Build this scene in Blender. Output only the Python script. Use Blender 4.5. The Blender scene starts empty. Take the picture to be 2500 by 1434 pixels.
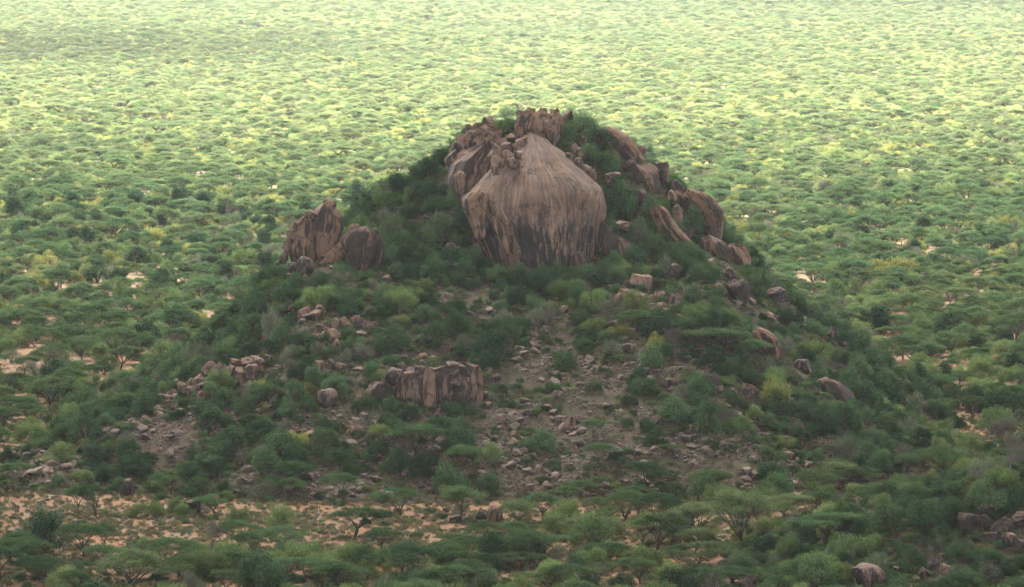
import bpy, math, random
import numpy as np
from mathutils import Vector

random.seed(7)
RNG = np.random.default_rng(11)
sc = bpy.context.scene
C = bpy.context.collection

# ------------------------------------------------------------------ camera, world, sun, exposure
FPX, CAM_Z, PITCH = 11900.0, 89.0, math.atan(1167.0 / 11900.0)      # focal length in photo pixels (2500 wide)
cam_d = bpy.data.cameras.new('camera'); cam = bpy.data.objects.new('camera', cam_d); C.objects.link(cam)
cam_d.sensor_width = 36.0; cam_d.lens = FPX / 2500.0 * 36.0
cam_d.clip_start = 1.0; cam_d.clip_end = 30000.0
cam.location = (0, 0, CAM_Z); cam.rotation_euler = (math.pi / 2 - PITCH, 0, 0)
sc.camera = cam

SUN_EL, SUN_AZ = math.radians(46), math.radians(-12)     # azimuth of the sun clockwise from +Y: high, ahead and a little left
SUN_DIR = Vector((math.sin(SUN_AZ) * math.cos(SUN_EL), math.cos(SUN_AZ) * math.cos(SUN_EL), math.sin(SUN_EL)))
world = bpy.data.worlds.new('World'); sc.world = world; world.use_nodes = True
wn = world.node_tree.nodes; wl = world.node_tree.links
for n in list(wn): wn.remove(n)
sky = wn.new('ShaderNodeTexSky'); sky.sky_type = 'NISHITA'; sky.sun_disc = False
sky.sun_elevation = SUN_EL; sky.sun_rotation = SUN_AZ; sky.air_density = 0.7; sky.dust_density = 0.5
bgn = wn.new('ShaderNodeBackground'); bgn.inputs['Strength'].default_value = 0.05
won = wn.new('ShaderNodeOutputWorld'); wl.new(sky.outputs[0], bgn.inputs[0]); wl.new(bgn.outputs[0], won.inputs[0])
sun_d = bpy.data.lights.new('sun', 'SUN'); sun_d.energy = 5.0; sun_d.angle = math.radians(14); sun_d.color = (1.0, 0.97, 0.92)
sun = bpy.data.objects.new('sun', sun_d); C.objects.link(sun); sun.rotation_euler = SUN_DIR.to_track_quat('Z', 'Y').to_euler()
sun.location = (0, 300, 900)
sc.view_settings.view_transform = 'Standard'; sc.view_settings.look = 'None'
sc.view_settings.gamma = 1.0; sc.view_settings.exposure = 3.68
HAZE_DENSITY = 0.000024
sc.cycles.max_bounces = 6; sc.cycles.diffuse_bounces = 3; sc.cycles.transmission_bounces = 4
sc.cycles.transparent_max_bounces = 16; sc.cycles.volume_bounces = 1
sc.cycles.sample_clamp_indirect = 6.0

# ------------------------------------------------------------------ pixel <-> world
CA, SA = math.cos(PITCH), math.sin(PITCH)
def ray(px, py):
    r = (px - 1250.0) / FPX; u = -(py - 717.0) / FPX
    return np.array([r, CA + u * SA, -SA + u * CA])
def at(px, py, Y):
    d = ray(px, py); return np.array([0, 0, CAM_Z]) + d * (Y / d[1])
def proj(X, Y, Z):
    dz = Z - CAM_Z; f = Y * CA - dz * SA; u = Y * SA + dz * CA
    return 1250 + FPX * X / f, 717 - FPX * u / f

# ------------------------------------------------------------------ numpy noise
def _hash(ix, iy, iz, seed):
    h = (ix.astype(np.int64) * 374761393 + iy.astype(np.int64) * 668265263 + iz.astype(np.int64) * 2147483647 + seed * 1274126177) & 0xFFFFFFFF
    h = ((h ^ (h >> 13)) * 1274126177) & 0xFFFFFFFF
    h = ((h ^ (h >> 16)) * 2246822519) & 0xFFFFFFFF
    return ((h ^ (h >> 15)) & 0xFFFFFF) / float(0xFFFFFF) * 2 - 1
def vnoise(P, seed=0):
    P = np.asarray(P, float); i = np.floor(P); f = P - i; i = i.astype(np.int64)
    w = f * f * f * (f * (f * 6 - 15) + 10)
    r = 0
    for a in (0, 1):
        for b in (0, 1):
            for c in (0, 1):
                ww = (w[:, 0] if a else 1 - w[:, 0]) * (w[:, 1] if b else 1 - w[:, 1]) * (w[:, 2] if c else 1 - w[:, 2])
                r = r + ww * _hash(i[:, 0] + a, i[:, 1] + b, i[:, 2] + c, seed)
    return r
def fbm(P, seed=0, oct=4, gain=0.5):
    P = np.asarray(P, float); r = 0; amp = 1.0
    for o in range(oct):
        r = r + amp * vnoise(P * (2.03 ** o) + 17.3 * o, seed + o); amp *= gain
    return r
def fbm2(X, Y, s, seed=0, oct=4):
    X = np.atleast_1d(X).astype(float); Y = np.atleast_1d(Y).astype(float)
    return fbm(np.stack([X.ravel() / s, Y.ravel() / s, np.zeros(X.size)], 1), seed, oct).reshape(X.shape)
def sstep(a, b, x):
    t = np.clip((x - a) / (b - a), 0, 1); return t * t * (3 - 2 * t)

# ------------------------------------------------------------------ mesh helpers
def make_mesh(name, V, F, mat=None, uv=None, tint=None, smooth=False, mats=None, mat_idx=None, sharp=0):
    """V (n,3); F (m,k) array with one polygon size, or a list of such arrays."""
    V = np.asarray(V, np.float32)
    Fs = F if isinstance(F, list) else [F]
    Fs = [np.asarray(f, np.int32) for f in Fs if len(f)]
    loops = np.concatenate([f.ravel() for f in Fs])
    tot = np.concatenate([np.full(len(f), f.shape[1], np.int32) for f in Fs])
    start = np.concatenate([[0], np.cumsum(tot)[:-1]]).astype(np.int32)
    me = bpy.data.meshes.new(name)
    me.vertices.add(len(V)); me.vertices.foreach_set('co', V.ravel())
    me.loops.add(len(loops)); me.loops.foreach_set('vertex_index', loops)
    me.polygons.add(len(tot)); me.polygons.foreach_set('loop_start', start); me.polygons.foreach_set('loop_total', tot)
    me.update(calc_edges=True)
    if smooth: me.polygons.foreach_set('use_smooth', np.ones(len(tot), bool))
    if uv is not None:
        l = me.uv_layers.new(name='flow'); l.data.foreach_set('uv', np.asarray(uv, np.float32)[loops].ravel())
    if tint is not None:
        a = me.attributes.new('tint', 'FLOAT', 'FACE'); a.data.foreach_set('value', np.asarray(tint, np.float32))
    for m in (mats or ([mat] if mat else [])): me.materials.append(m)
    if mat_idx is not None: me.polygons.foreach_set('material_index', np.asarray(mat_idx, np.int32))
    if sharp: me.set_sharp_from_angle(angle=math.radians(sharp))
    me.update(); me.validate()
    return me
def link(name, data, parent=None, loc=None):
    o = bpy.data.objects.new(name, data); C.objects.link(o)
    if parent is not None: o.parent = parent
    if loc is not None: o.location = loc
    return o
def tag(o, label=None, cat=None, group=None, kind=None):
    if label: o['label'] = label
    if cat: o['category'] = cat
    if group: o['group'] = group
    if kind: o['kind'] = kind
    return o

# ------------------------------------------------------------------ materials
def new_mat(name):
    m = bpy.data.materials.new(name); m.use_nodes = True
    nt = m.node_tree
    for n in list(nt.nodes): nt.nodes.remove(n)
    return m, nt
class NB:
    """small node-building helper"""
    def __init__(s, nt): s.nt = nt
    def n(s, t, **kw):
        x = s.nt.nodes.new(t)
        for k, v in kw.items(): setattr(x, k, v)
        return x
    def l(s, a, b): s.nt.links.new(a, b)
    def put(s, sock, v):
        if hasattr(v, 'is_linked') or isinstance(v, bpy.types.NodeSocket): s.l(v, sock)
        else: sock.default_value = v
    def math(s, op, a, b=0.0, clamp=False):
        x = s.n('ShaderNodeMath', operation=op, use_clamp=clamp); s.put(x.inputs[0], a); s.put(x.inputs[1], b); return x.outputs[0]
    def mix(s, f, a, b, blend='MIX'):
        x = s.n('ShaderNodeMix', data_type='RGBA', blend_type=blend); s.put(x.inputs[0], f)
        s.put(x.inputs[6], a if not isinstance(a, tuple) else (*a, 1)[:4]); s.put(x.inputs[7], b if not isinstance(b, tuple) else (*b, 1)[:4]); return x.outputs[2]
    def ramp(s, f, p0, p1, c0=(0, 0, 0), c1=(1, 1, 1)):
        x = s.n('ShaderNodeMapRange', clamp=True); s.put(x.inputs[0], f); x.inputs[1].default_value = p0; x.inputs[2].default_value = p1
        x.interpolation_type = 'SMOOTHSTEP'; return x.outputs[0]
    def noise(s, vec, scale, detail=4, rough=0.55, dist=0.0):
        x = s.n('ShaderNodeTexNoise'); x.inputs['Scale'].default_value = scale; x.inputs['Detail'].default_value = detail
        x.inputs['Roughness'].default_value = rough; x.inputs['Distortion'].default_value = dist; s.l(vec, x.inputs['Vector']); return x.outputs[0]
    def mapping(s, vec, scale=(1, 1, 1), loc=(0, 0, 0)):
        x = s.n('ShaderNodeMapping'); s.l(vec, x.inputs[0]); x.inputs['Scale'].default_value = scale; x.inputs['Location'].default_value = loc; return x.outputs[0]

def leaf_mat(name, c1, c2, c3, transl=0.35):
    """c1/c2 alternate plant by plant, c3 is the colour of patches of paler plants and of the haze painted into far ones."""
    m, nt = new_mat(name); b = NB(nt)
    oi = b.n('ShaderNodeObjectInfo')
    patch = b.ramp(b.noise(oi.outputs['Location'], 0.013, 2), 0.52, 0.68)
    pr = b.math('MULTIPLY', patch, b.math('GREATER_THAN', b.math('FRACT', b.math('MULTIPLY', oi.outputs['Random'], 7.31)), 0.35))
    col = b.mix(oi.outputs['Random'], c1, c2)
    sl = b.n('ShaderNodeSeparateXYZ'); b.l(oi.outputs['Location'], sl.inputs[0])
    far = b.math('MULTIPLY', b.ramp(sl.outputs[1], 950.0, 1500.0), b.math('FRACT', b.math('MULTIPLY', oi.outputs['Random'], 5.17)))  # aerial haze painted into the leaf colour: plants turn paler with distance
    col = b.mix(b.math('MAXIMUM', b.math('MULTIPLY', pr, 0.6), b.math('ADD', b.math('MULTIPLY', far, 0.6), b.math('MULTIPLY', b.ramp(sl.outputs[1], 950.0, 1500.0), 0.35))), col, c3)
    at_ = b.n('ShaderNodeAttribute', attribute_name='tint')
    br = b.math('MULTIPLY', at_.outputs['Fac'], b.math('ADD', 0.72, b.math('MULTIPLY', b.math('FRACT', b.math('MULTIPLY', oi.outputs['Random'], 3.7)), 0.56)))
    hs = b.n('ShaderNodeHueSaturation'); b.put(hs.inputs['Color'], col); b.put(hs.inputs['Value'], br)
    b.put(hs.inputs['Hue'], b.math('ADD', 0.485, b.math('MULTIPLY', at_.outputs['Fac'], 0.015)))
    d = b.n('ShaderNodeBsdfDiffuse'); t = b.n('ShaderNodeBsdfTranslucent'); mx = b.n('ShaderNodeMixShader')
    b.l(hs.outputs[0], d.inputs[0]); b.l(b.mix(1.0, hs.outputs[0], (1.12, 1.05, 0.72), 'MULTIPLY'), t.inputs[0]); mx.inputs[0].default_value = transl
    b.l(d.outputs[0], mx.inputs[1]); b.l(t.outputs[0], mx.inputs[2])
    o = b.n('ShaderNodeOutputMaterial'); b.l(mx.outputs[0], o.inputs[0]); return m
def plain_mat(name, c1, c2, scale=3.0, rough=0.9):
    m, nt = new_mat(name); b = NB(nt)
    tc = b.n('ShaderNodeTexCoord'); f = b.noise(tc.outputs['Object'], scale, 4)
    col = b.mix(f, c1, c2)
    p = b.n('ShaderNodeBsdfPrincipled'); b.l(col, p.inputs['Base Color']); p.inputs['Roughness'].default_value = rough
    p.inputs['Specular IOR Level'].default_value = 0.2
    o = b.n('ShaderNodeOutputMaterial'); b.l(p.outputs[0], o.inputs[0]); return m

def rock_mat(name, pale, warm, dark, streak_uv=False, dark_amt=0.5, ochre=(0.36, 0.2, 0.1), bump=0.5):
    m, nt = new_mat(name); b = NB(nt)
    tc = b.n('ShaderNodeTexCoord'); oi = b.n('ShaderNodeObjectInfo')
    off = b.n('ShaderNodeVectorMath', operation='ADD'); b.l(tc.outputs['Object'], off.inputs[0])
    cx = b.n('ShaderNodeCombineXYZ'); r40 = b.math('MULTIPLY', oi.outputs['Random'], 40.0)
    b.l(r40, cx.inputs[0]); b.l(r40, cx.inputs[1]); b.l(cx.outputs[0], off.inputs[1])
    P = off.outputs[0]
    geo = b.n('ShaderNodeNewGeometry'); sx = b.n('ShaderNodeSeparateXYZ'); b.l(geo.outputs['Normal'], sx.inputs[0])
    flat = b.ramp(sx.outputs[2], 0.25, 0.8) if dark_amt < 1.05 else b.ramp(sx.outputs[2], 0.6, 0.98)                      # lichen-free pale tops; varnish keeps to the steep faces
    n1 = b.noise(P, 0.35, 5); n2 = b.noise(P, 1.7, 5, 0.65)
    base = b.mix(b.ramp(n1, 0.35, 0.65), pale, warm)
    base = b.mix(b.math('MULTIPLY', b.ramp(n2, 0.45, 0.7), 0.45), base, (pale[0] * 0.55, pale[1] * 0.55, pale[2] * 0.56))
    if streak_uv:
        uv = b.n('ShaderNodeUVMap', uv_map='flow')
        S = uv.outputs[0]; s1 = b.noise(b.mapping(S, (0.8, 0.07, 1)), 1.0, 5, 0.65); s2 = b.noise(b.mapping(S, (1.7, 0.13, 1), (5, 3, 0)), 1.0, 4, 0.65)
        s3 = b.noise(b.mapping(S, (0.8, 0.05, 1), (31, 9, 0)), 1.0, 4, 0.6)
    else:
        s1 = b.noise(b.mapping(P, (0.9, 0.9, 0.14)), 1.0, 5, 0.65); s2 = b.noise(b.mapping(P, (1.8, 1.8, 0.25), (5, 3, 0)), 1.0, 4, 0.65)
        s3 = b.noise(b.mapping(P, (0.9, 0.9, 0.1), (31, 9, 0)), 1.0, 4, 0.6)
    base = b.mix(b.math('MULTIPLY', b.ramp(s3, 0.52, 0.66), 0.7), base, ochre)
    base = b.mix(b.math('MULTIPLY', b.ramp(s2, 0.55, 0.7), 0.5), base, (min(pale[0] * 1.3, .6), pale[1] * 1.33, pale[2] * 1.36))
    steep = b.math('SUBTRACT', 1.0, flat)
    v = b.math('ADD', b.math('MULTIPLY', s1, 0.65), b.math('MULTIPLY', n1, 0.35))
    v = b.math('ADD', v, b.math('MULTIPLY', b.math('SUBTRACT', s2, 0.5), 0.25))
    th = 0.60 - 0.16 * dark_amt
    var = b.math('MULTIPLY', b.ramp(v, th, th + 0.07), b.math('ADD', 0.15, b.math('MULTIPLY', steep, 0.8)))
    if streak_uv == 'dome':   # uv.x runs round the rock and uv.y down it, in metres: water stains follow the fall line
        wn_ = b.noise(b.mapping(S, (0.5, 0.35, 1)), 1.0, 4, 0.6); cxs = b.n('ShaderNodeCombineXYZ'); b.l(b.math('MULTIPLY', b.math('SUBTRACT', wn_, 0.5), 0.9), cxs.inputs[0])
        wa = b.n('ShaderNodeVectorMath', operation='ADD'); b.l(S, wa.inputs[0]); b.l(cxs.outputs[0], wa.inputs[1]); W = wa.outputs[0]
        so = b.n('ShaderNodeSeparateXYZ'); b.l(tc.outputs['Object'], so.inputs[0]); su = b.n('ShaderNodeSeparateXYZ'); b.l(S, su.inputs[0])
        low = b.ramp(su.outputs[1], 6.0, 15.0)
        fine = b.noise(b.mapping(W, (2.6, 0.34, 1), (9, 1, 0)), 1.0, 5, 0.7); med = b.noise(b.mapping(W, (0.95, 0.10, 1), (2, 7, 0)), 1.0, 6, 0.7); broad = b.noise(b.mapping(S, (0.22, 0.10, 1), (4, 2, 0)), 1.0, 4, 0.6)
        base = b.mix(b.ramp(broad, 0.38, 0.62), pale, warm)
        base = b.mix(b.math('MULTIPLY', b.ramp(b.noise(b.mapping(S, (0.5, 0.12, 1), (8, 8, 0)), 1.0, 3), 0.5, 0.65), b.math('ADD', 0.12, b.math('MULTIPLY', low, 0.55))), base, ochre)
        base = b.mix(b.math('MULTIPLY', b.ramp(fine, 0.45, 0.58), 0.74), base, (0.085, 0.064, 0.056))
        base = b.mix(b.math('MULTIPLY', b.ramp(b.noise(b.mapping(W, (1.5, 0.16, 1), (3, 8, 0)), 1.0, 4, 0.65), 0.55, 0.66), b.math('ADD', 0.35, b.math('MULTIPLY', low, 0.4))), base, (0.33, 0.25, 0.19))
        side = b.ramp(b.math('ABSOLUTE', b.math('SUBTRACT', so.outputs[0], 1.2)), 7.0, 3.0)      # the seep line down the middle of the face
        g = b.math('ADD', b.math('ADD', b.math('MULTIPLY', med, 0.62), b.math('MULTIPLY', fine, 0.2)), b.math('MULTIPLY', broad, 0.18))
        g = b.math('ADD', g, b.math('SUBTRACT', b.math('MULTIPLY', b.math('MULTIPLY', low, b.math('ADD', 0.45, b.math('MULTIPLY', side, 0.65))), 0.075), 0.008))
        var = b.math('MULTIPLY', b.ramp(g, 0.535, 0.565), b.math('ADD', 0.3, b.math('MULTIPLY', low, 0.68)))
        col_bump = b.math('ADD', b.math('MULTIPLY', fine, 0.6), b.math('MULTIPLY', med, 1.2))
    col = b.mix(var, base, dark)
    vo = b.n('ShaderNodeTexVoronoi', feature='DISTANCE_TO_EDGE'); vo.inputs['Scale'].default_value = 0.45
    wv = b.n('ShaderNodeVectorMath', operation='ADD'); b.l(b.mapping(P, (1.0, 1.0, 0.55)), wv.inputs[0]); nz = b.n('ShaderNodeTexNoise'); nz.inputs['Scale'].default_value = 0.8; nz.inputs['Detail'].default_value = 4; b.l(P, nz.inputs['Vector']); b.l(nz.outputs['Color'], wv.inputs[1]); b.l(wv.outputs[0], vo.inputs['Vector'])
    crack = b.ramp(vo.outputs['Distance'], 0.0, 0.035)
    if streak_uv == 'dome':
        v2 = b.n('ShaderNodeTexVoronoi', feature='DISTANCE_TO_EDGE'); v2.inputs['Scale'].default_value = 1.0; cx2 = b.n('ShaderNodeVectorMath', operation='ADD'); b.l(b.mapping(S, (0.22, 0.16, 1)), cx2.inputs[0])
        nz2 = b.n('ShaderNodeTexNoise'); nz2.inputs['Scale'].default_value = 0.5; nz2.inputs['Detail'].default_value = 5; b.l(S, nz2.inputs['Vector']); b.l(nz2.outputs['Color'], cx2.inputs[1]); b.l(cx2.outputs[0], v2.inputs['Vector'])
        crack2 = b.math('MULTIPLY', b.math('SUBTRACT', 1.0, b.ramp(v2.outputs['Distance'], 0.0, 0.04)), b.ramp(b.noise(S, 0.3, 3), 0.40, 0.52))
        col = b.mix(b.math('MULTIPLY', crack2, 0.8), col, (0.03, 0.025, 0.023))
        blot = b.ramp(b.noise(b.mapping(P, (1, 1, 0.6), (3, 1, 7)), 0.55, 6, 0.7), 0.52, 0.66)
        col = b.mix(b.math('MULTIPLY', blot, 0.5), col, (0.095, 0.07, 0.06))
    if streak_uv != 'dome': col = b.mix(b.math('MULTIPLY', b.math('SUBTRACT', 1.0, crack), 0.6), col, (0.03, 0.025, 0.023))
    lich = b.ramp(b.noise(P, 5.0, 3, 0.7), 0.62, 0.72)
    col = b.mix(b.math('MULTIPLY', lich, 0.25), col, (0.42, 0.38, 0.33))
    p = b.n('ShaderNodeBsdfPrincipled'); b.l(col, p.inputs['Base Color']); p.inputs['Roughness'].default_value = 0.85
    p.inputs['Specular IOR Level'].default_value = 0.25
    bm = b.n('ShaderNodeBump'); bm.inputs['Strength'].default_value = bump; bm.inputs['Distance'].default_value = 0.35
    hgt = b.math('ADD', b.math('ADD', b.noise(P, 2.2, 6, 0.7), b.math('MULTIPLY', s2, 0.7)), b.math('MULTIPLY', crack, 0.0 if streak_uv == 'dome' else 1.2)); b.l(hgt if streak_uv != 'dome' else b.math('ADD', hgt, col_bump), bm.inputs['Height']); b.l(bm.outputs[0], p.inputs['Normal'])
    o = b.n('ShaderNodeOutputMaterial'); b.l(p.outputs[0], o.inputs[0]); return m

def ground_mat(name, a, bcol, c, s1, s2, cover, grassy=None):
    m, nt = new_mat(name); b = NB(nt)
    geo = b.n('ShaderNodeNewGeometry'); P = geo.outputs['Position']
    f1 = b.ramp(b.noise(P, s1, 5, 0.6), 0.4, 0.6); f2 = b.ramp(b.noise(b.mapping(P, (1, 1, 1), (7, 3, 1)), s2, 6, 0.7), cover, cover + 0.1)
    col = b.mix(f1, a, bcol); col = b.mix(b.math('MULTIPLY', f2, 0.8), col, c)
    if grassy:      # the valley floor farther out is grown over with herbs
        sp = b.n('ShaderNodeSeparateXYZ'); b.l(P, sp.inputs[0]); gf = b.ramp(b.math('ADD', sp.outputs[1], b.math('MULTIPLY', b.noise(P, 0.01, 3), 400.0)), 1050, 1350)
        col = b.mix(b.math('MULTIPLY', gf, 0.9), col, grassy)
    f3 = b.noise(P, 1.0, 6, 0.75); col = b.mix(b.math('MULTIPLY', b.ramp(f3, 0.42, 0.66), 0.65), col, tuple(x * 0.45 for x in a))
    p = b.n('ShaderNodeBsdfPrincipled'); b.l(col, p.inputs['Base Color']); p.inputs['Roughness'].default_value = 0.95
    p.inputs['Specular IOR Level'].default_value = 0.1
    bm = b.n('ShaderNodeBump'); bm.inputs['Strength'].default_value = 0.6; bm.inputs['Distance'].default_value = 0.3
    b.l(b.noise(P, 1.6, 6, 0.75), bm.inputs['Height']); b.l(bm.outputs[0], p.inputs['Normal'])
    o = b.n('ShaderNodeOutputMaterial'); b.l(p.outputs[0], o.inputs[0]); return m

M = {}
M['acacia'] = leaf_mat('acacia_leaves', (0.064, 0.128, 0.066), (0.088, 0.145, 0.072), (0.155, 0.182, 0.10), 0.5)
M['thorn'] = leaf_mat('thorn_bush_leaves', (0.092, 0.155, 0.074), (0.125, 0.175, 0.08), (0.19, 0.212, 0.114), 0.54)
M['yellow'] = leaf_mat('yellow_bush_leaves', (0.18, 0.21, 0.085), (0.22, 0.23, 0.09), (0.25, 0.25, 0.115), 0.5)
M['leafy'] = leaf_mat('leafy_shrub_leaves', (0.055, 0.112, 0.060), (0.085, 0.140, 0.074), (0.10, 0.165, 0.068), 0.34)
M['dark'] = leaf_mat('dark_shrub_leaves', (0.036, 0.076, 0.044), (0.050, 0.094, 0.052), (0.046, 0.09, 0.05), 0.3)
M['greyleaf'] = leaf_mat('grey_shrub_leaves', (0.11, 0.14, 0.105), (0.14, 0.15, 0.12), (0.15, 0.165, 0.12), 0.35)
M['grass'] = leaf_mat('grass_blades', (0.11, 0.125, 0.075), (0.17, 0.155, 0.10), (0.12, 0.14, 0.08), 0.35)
M['bark'] = plain_mat('bark', (0.045, 0.036, 0.03), (0.09, 0.07, 0.055), 4)
M['twig'] = plain_mat('grey_twigs', (0.11, 0.09, 0.08), (0.17, 0.14, 0.125), 4)
M['palebark'] = plain_mat('pale_dead_wood', (0.20, 0.18, 0.16), (0.27, 0.245, 0.22), 4)
M['dome'] = rock_mat('dome_granite', (0.215, 0.138, 0.106), (0.178, 0.102, 0.07), (0.028, 0.026, 0.028), 'dome', 0.45, (0.42, 0.24, 0.12), 0.9)
M['slab'] = rock_mat('streaked_granite', (0.235, 0.152, 0.11), (0.225, 0.114, 0.068), (0.04, 0.034, 0.033), True, 0.85, (0.34, 0.19, 0.09), 0.8)
M['darkslab'] = rock_mat('dark_varnished_granite', (0.205, 0.138, 0.105), (0.19, 0.105, 0.07), (0.046, 0.036, 0.032), True, 1.1, (0.36, 0.18, 0.09), 0.8)
M['rock'] = rock_mat('boulder_granite', (0.225, 0.154, 0.117), (0.185, 0.112, 0.078), (0.05, 0.042, 0.04), False, 0.8, (0.34, 0.19, 0.11))
M['darkrock'] = rock_mat('dark_boulder_granite', (0.19, 0.132, 0.104), (0.15, 0.096, 0.073), (0.035, 0.03, 0.029), False, 1.2, (0.28, 0.16, 0.1))
M['stone'] = rock_mat('slope_stones', (0.20, 0.15, 0.122), (0.135, 0.10, 0.082), (0.05, 0.042, 0.04), False, 0.9, (0.25, 0.16, 0.11))
M['sand'] = ground_mat('red_sand', (0.31, 0.162, 0.093), (0.25, 0.138, 0.084), (0.23, 0.185, 0.11), 0.02, 0.28, 0.46, (0.14, 0.15, 0.065))
M['soil'] = ground_mat('stony_soil', (0.115, 0.08, 0.061), (0.076, 0.059, 0.046), (0.07, 0.073, 0.042), 0.08, 0.5, 0.40)

# ------------------------------------------------------------------ terrain
HP = [(1300,1225,632),(1300,1100,648),(1300,950,668),(1300,820,686),(1300,750,698),(1300,690,707),(1300,645,715),
      (1050,1230,630),(1050,1100,646),(1050,1000,657),(1050,880,676),(1050,760,692),(1050,690,706),(1080,640,716),
      (800,1240,628),(800,1100,645),(800,950,662),(800,850,676),(800,760,690),(800,690,705),(780,640,718),
      (950,580,728),(1000,480,742),(1075,430,744),(900,500,742),
      (650,690,712),(560,870,690),(600,1000,664),(600,1100,648),(420,970,670),(250,1050,656),(400,1150,644),(80,1145,650),
      (1550,1215,634),(1550,1080,650),(1550,930,669),(1550,800,687),(1550,720,701),(1520,640,716),
      (1750,1190,640),(1750,1050,652),(1750,900,670),(1750,790,686),(1750,700,705),(1815,665,728),(1700,580,734),
      (1600,450,740),(1490,355,746),(1540,570,724),(1510,460,734),(1950,750,722),(1960,890,695),(2090,990,680),(2170,1095,662),(1900,1050,660),
      (1195,662,714.5),(1160,612,718),(1475,660,714.5),(1490,612,718),(1340,668,712.5),(1240,668,712.5),(1420,668,712.5),(1160,355,742),(1240,305,748),(1310,325,743),(1400,310,749),(1560,400,748),(1660,480,746),(1760,590,742)]
HC = [tuple(at(*p)) for p in HP]
HC += [(3,738,35.5),(3,727,27),(-5,724,26),(11,724,26),(3,772,31),(-20,770,22),(25,772,22),(0,795,15),(-30,795,4),(32,795,4),(0,830,-1),(-50,790,-1.5),(52,790,-1.5),
       (-55,702,3),(-70,700,-1.5),(-48,722,8),(-63,732,-1.5),(-40,752,7),(-58,765,-1.5),(-68,668,0),(-76,640,-1.2),(-82,670,-1.5),
       (58,728,5),(68,735,-1.5),(55,700,4),(64,690,-1.5),(62,664,-1),(46,642,-1),(48,758,6),(64,765,-1.5),
       (-58,626,-1.2),(-30,618,-1.2),(0,618,-1.2),(28,622,-1.2),(-100,620,-2),(100,640,-2),(-100,760,-2),(100,760,-2),(0,870,-2),(-90,850,-2),(90,850,-2),(-60,590,-2),(0,590,-2),(60,590,-2)]
HC = np.array(HC)
def tps_fit(xy, z, lam=2.0):
    n = len(xy); d = np.linalg.norm(xy[:, None] - xy[None], axis=2); K = np.where(d > 0, d * d * np.log(d + 1e-9), 0) / 1000.0
    P = np.c_[np.ones(n), xy / 100.0]; A = np.zeros((n + 3, n + 3)); A[:n, :n] = K + lam * 0.02 * np.eye(n); A[:n, n:] = P; A[n:, :n] = P.T
    return np.linalg.solve(A, np.r_[z, 0, 0, 0])
TW = tps_fit(HC[:, :2], HC[:, 2])
def tps_eval(X, Y):
    sh = X.shape; X = X.ravel(); Y = Y.ravel(); out = np.empty(X.size)
    for s in range(0, X.size, 20000):
        x, y = X[s:s + 20000], Y[s:s + 20000]
        d = np.hypot(x[:, None] - HC[None, :, 0], y[:, None] - HC[None, :, 1])
        out[s:s + 20000] = (d * d * np.log(d + 1e-9) / 1000.0) @ TW[:len(HC)] + TW[-3] + TW[-2] * x / 100 + TW[-1] * y / 100
    return out.reshape(sh)
GX0, GX1, GY0, GY1, GS = -100.0, 100.0, 590.0, 870.0, 1.0
gx = np.arange(GX0, GX1 + .1, GS); gy = np.arange(GY0, GY1 + .1, GS)
GXX, GYY = np.meshgrid(gx, gy)
HG = tps_eval(GXX, GYY)
edge = np.minimum.reduce([GXX - GX0, GX1 - GXX, GYY - GY0, GY1 - GYY])
HG = HG * sstep(0, 15, edge) - 1.6 * (1 - sstep(0, 15, edge))
HG = HG + (fbm2(GXX, GYY, 9.0, 3, 4) * 0.55 + fbm2(GXX, GYY, 2.7, 9, 3) * 0.22) * sstep(-0.5, 3, HG)
HG = HG + (fbm2(GXX, GYY, 16.0, 15, 3) * 1.1 + fbm2(GXX, GYY, 5.0, 16, 3) * 0.35) * sstep(-1.5, 0.2, HG) * (1 - sstep(2, 7, HG))
HG = np.maximum(HG, -1.6)
def spur_h(X, Y):
    X = np.asarray(X, float); Y = np.asarray(Y, float)
    h = 11.5 * sstep(20, 66, X) * np.exp(-((Y - 580) / 21.0) ** 2) + 0
    return h + fbm2(X, Y, 5.0, 21, 4) * 0.5 * sstep(0.3, 2, h) - 0.4 * (1 - sstep(0.0, 0.5, h)) - 0.25
def hill_h(X, Y):
    X = np.asarray(X, float); Y = np.asarray(Y, float)
    fx = np.clip((X - GX0) / GS, 0, len(gx) - 1.001); fy = np.clip((Y - GY0) / GS, 0, len(gy) - 1.001)
    ix = fx.astype(int); iy = fy.astype(int); tx = fx - ix; ty = fy - iy
    h = (HG[iy, ix] * (1 - tx) + HG[iy, ix + 1] * tx) * (1 - ty) + (HG[iy + 1, ix] * (1 - tx) + HG[iy + 1, ix + 1] * tx) * ty
    return np.where((X > GX0) & (X < GX1) & (Y > GY0) & (Y < GY1), h, -2.0)
def plain_h(X, Y): return fbm2(X, Y, 60.0, 40, 3) * 0.25
def ground_h(X, Y):
    X = np.atleast_1d(X).astype(float); Y = np.atleast_1d(Y).astype(float)
    return np.maximum.reduce([plain_h(X, Y), hill_h(X, Y), spur_h(X, Y)])
_YS = np.concatenate([np.arange(500, 900, 0.25), np.arange(900, 3000, 2.0)])
def hit(px, py):
    d = ray(px, py); X = d[0] / d[1] * _YS; Z = CAM_Z + d[2] / d[1] * _YS
    k = np.argmax(Z <= ground_h(X, _YS)); return _YS[k], X[k], Z[k]

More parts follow.
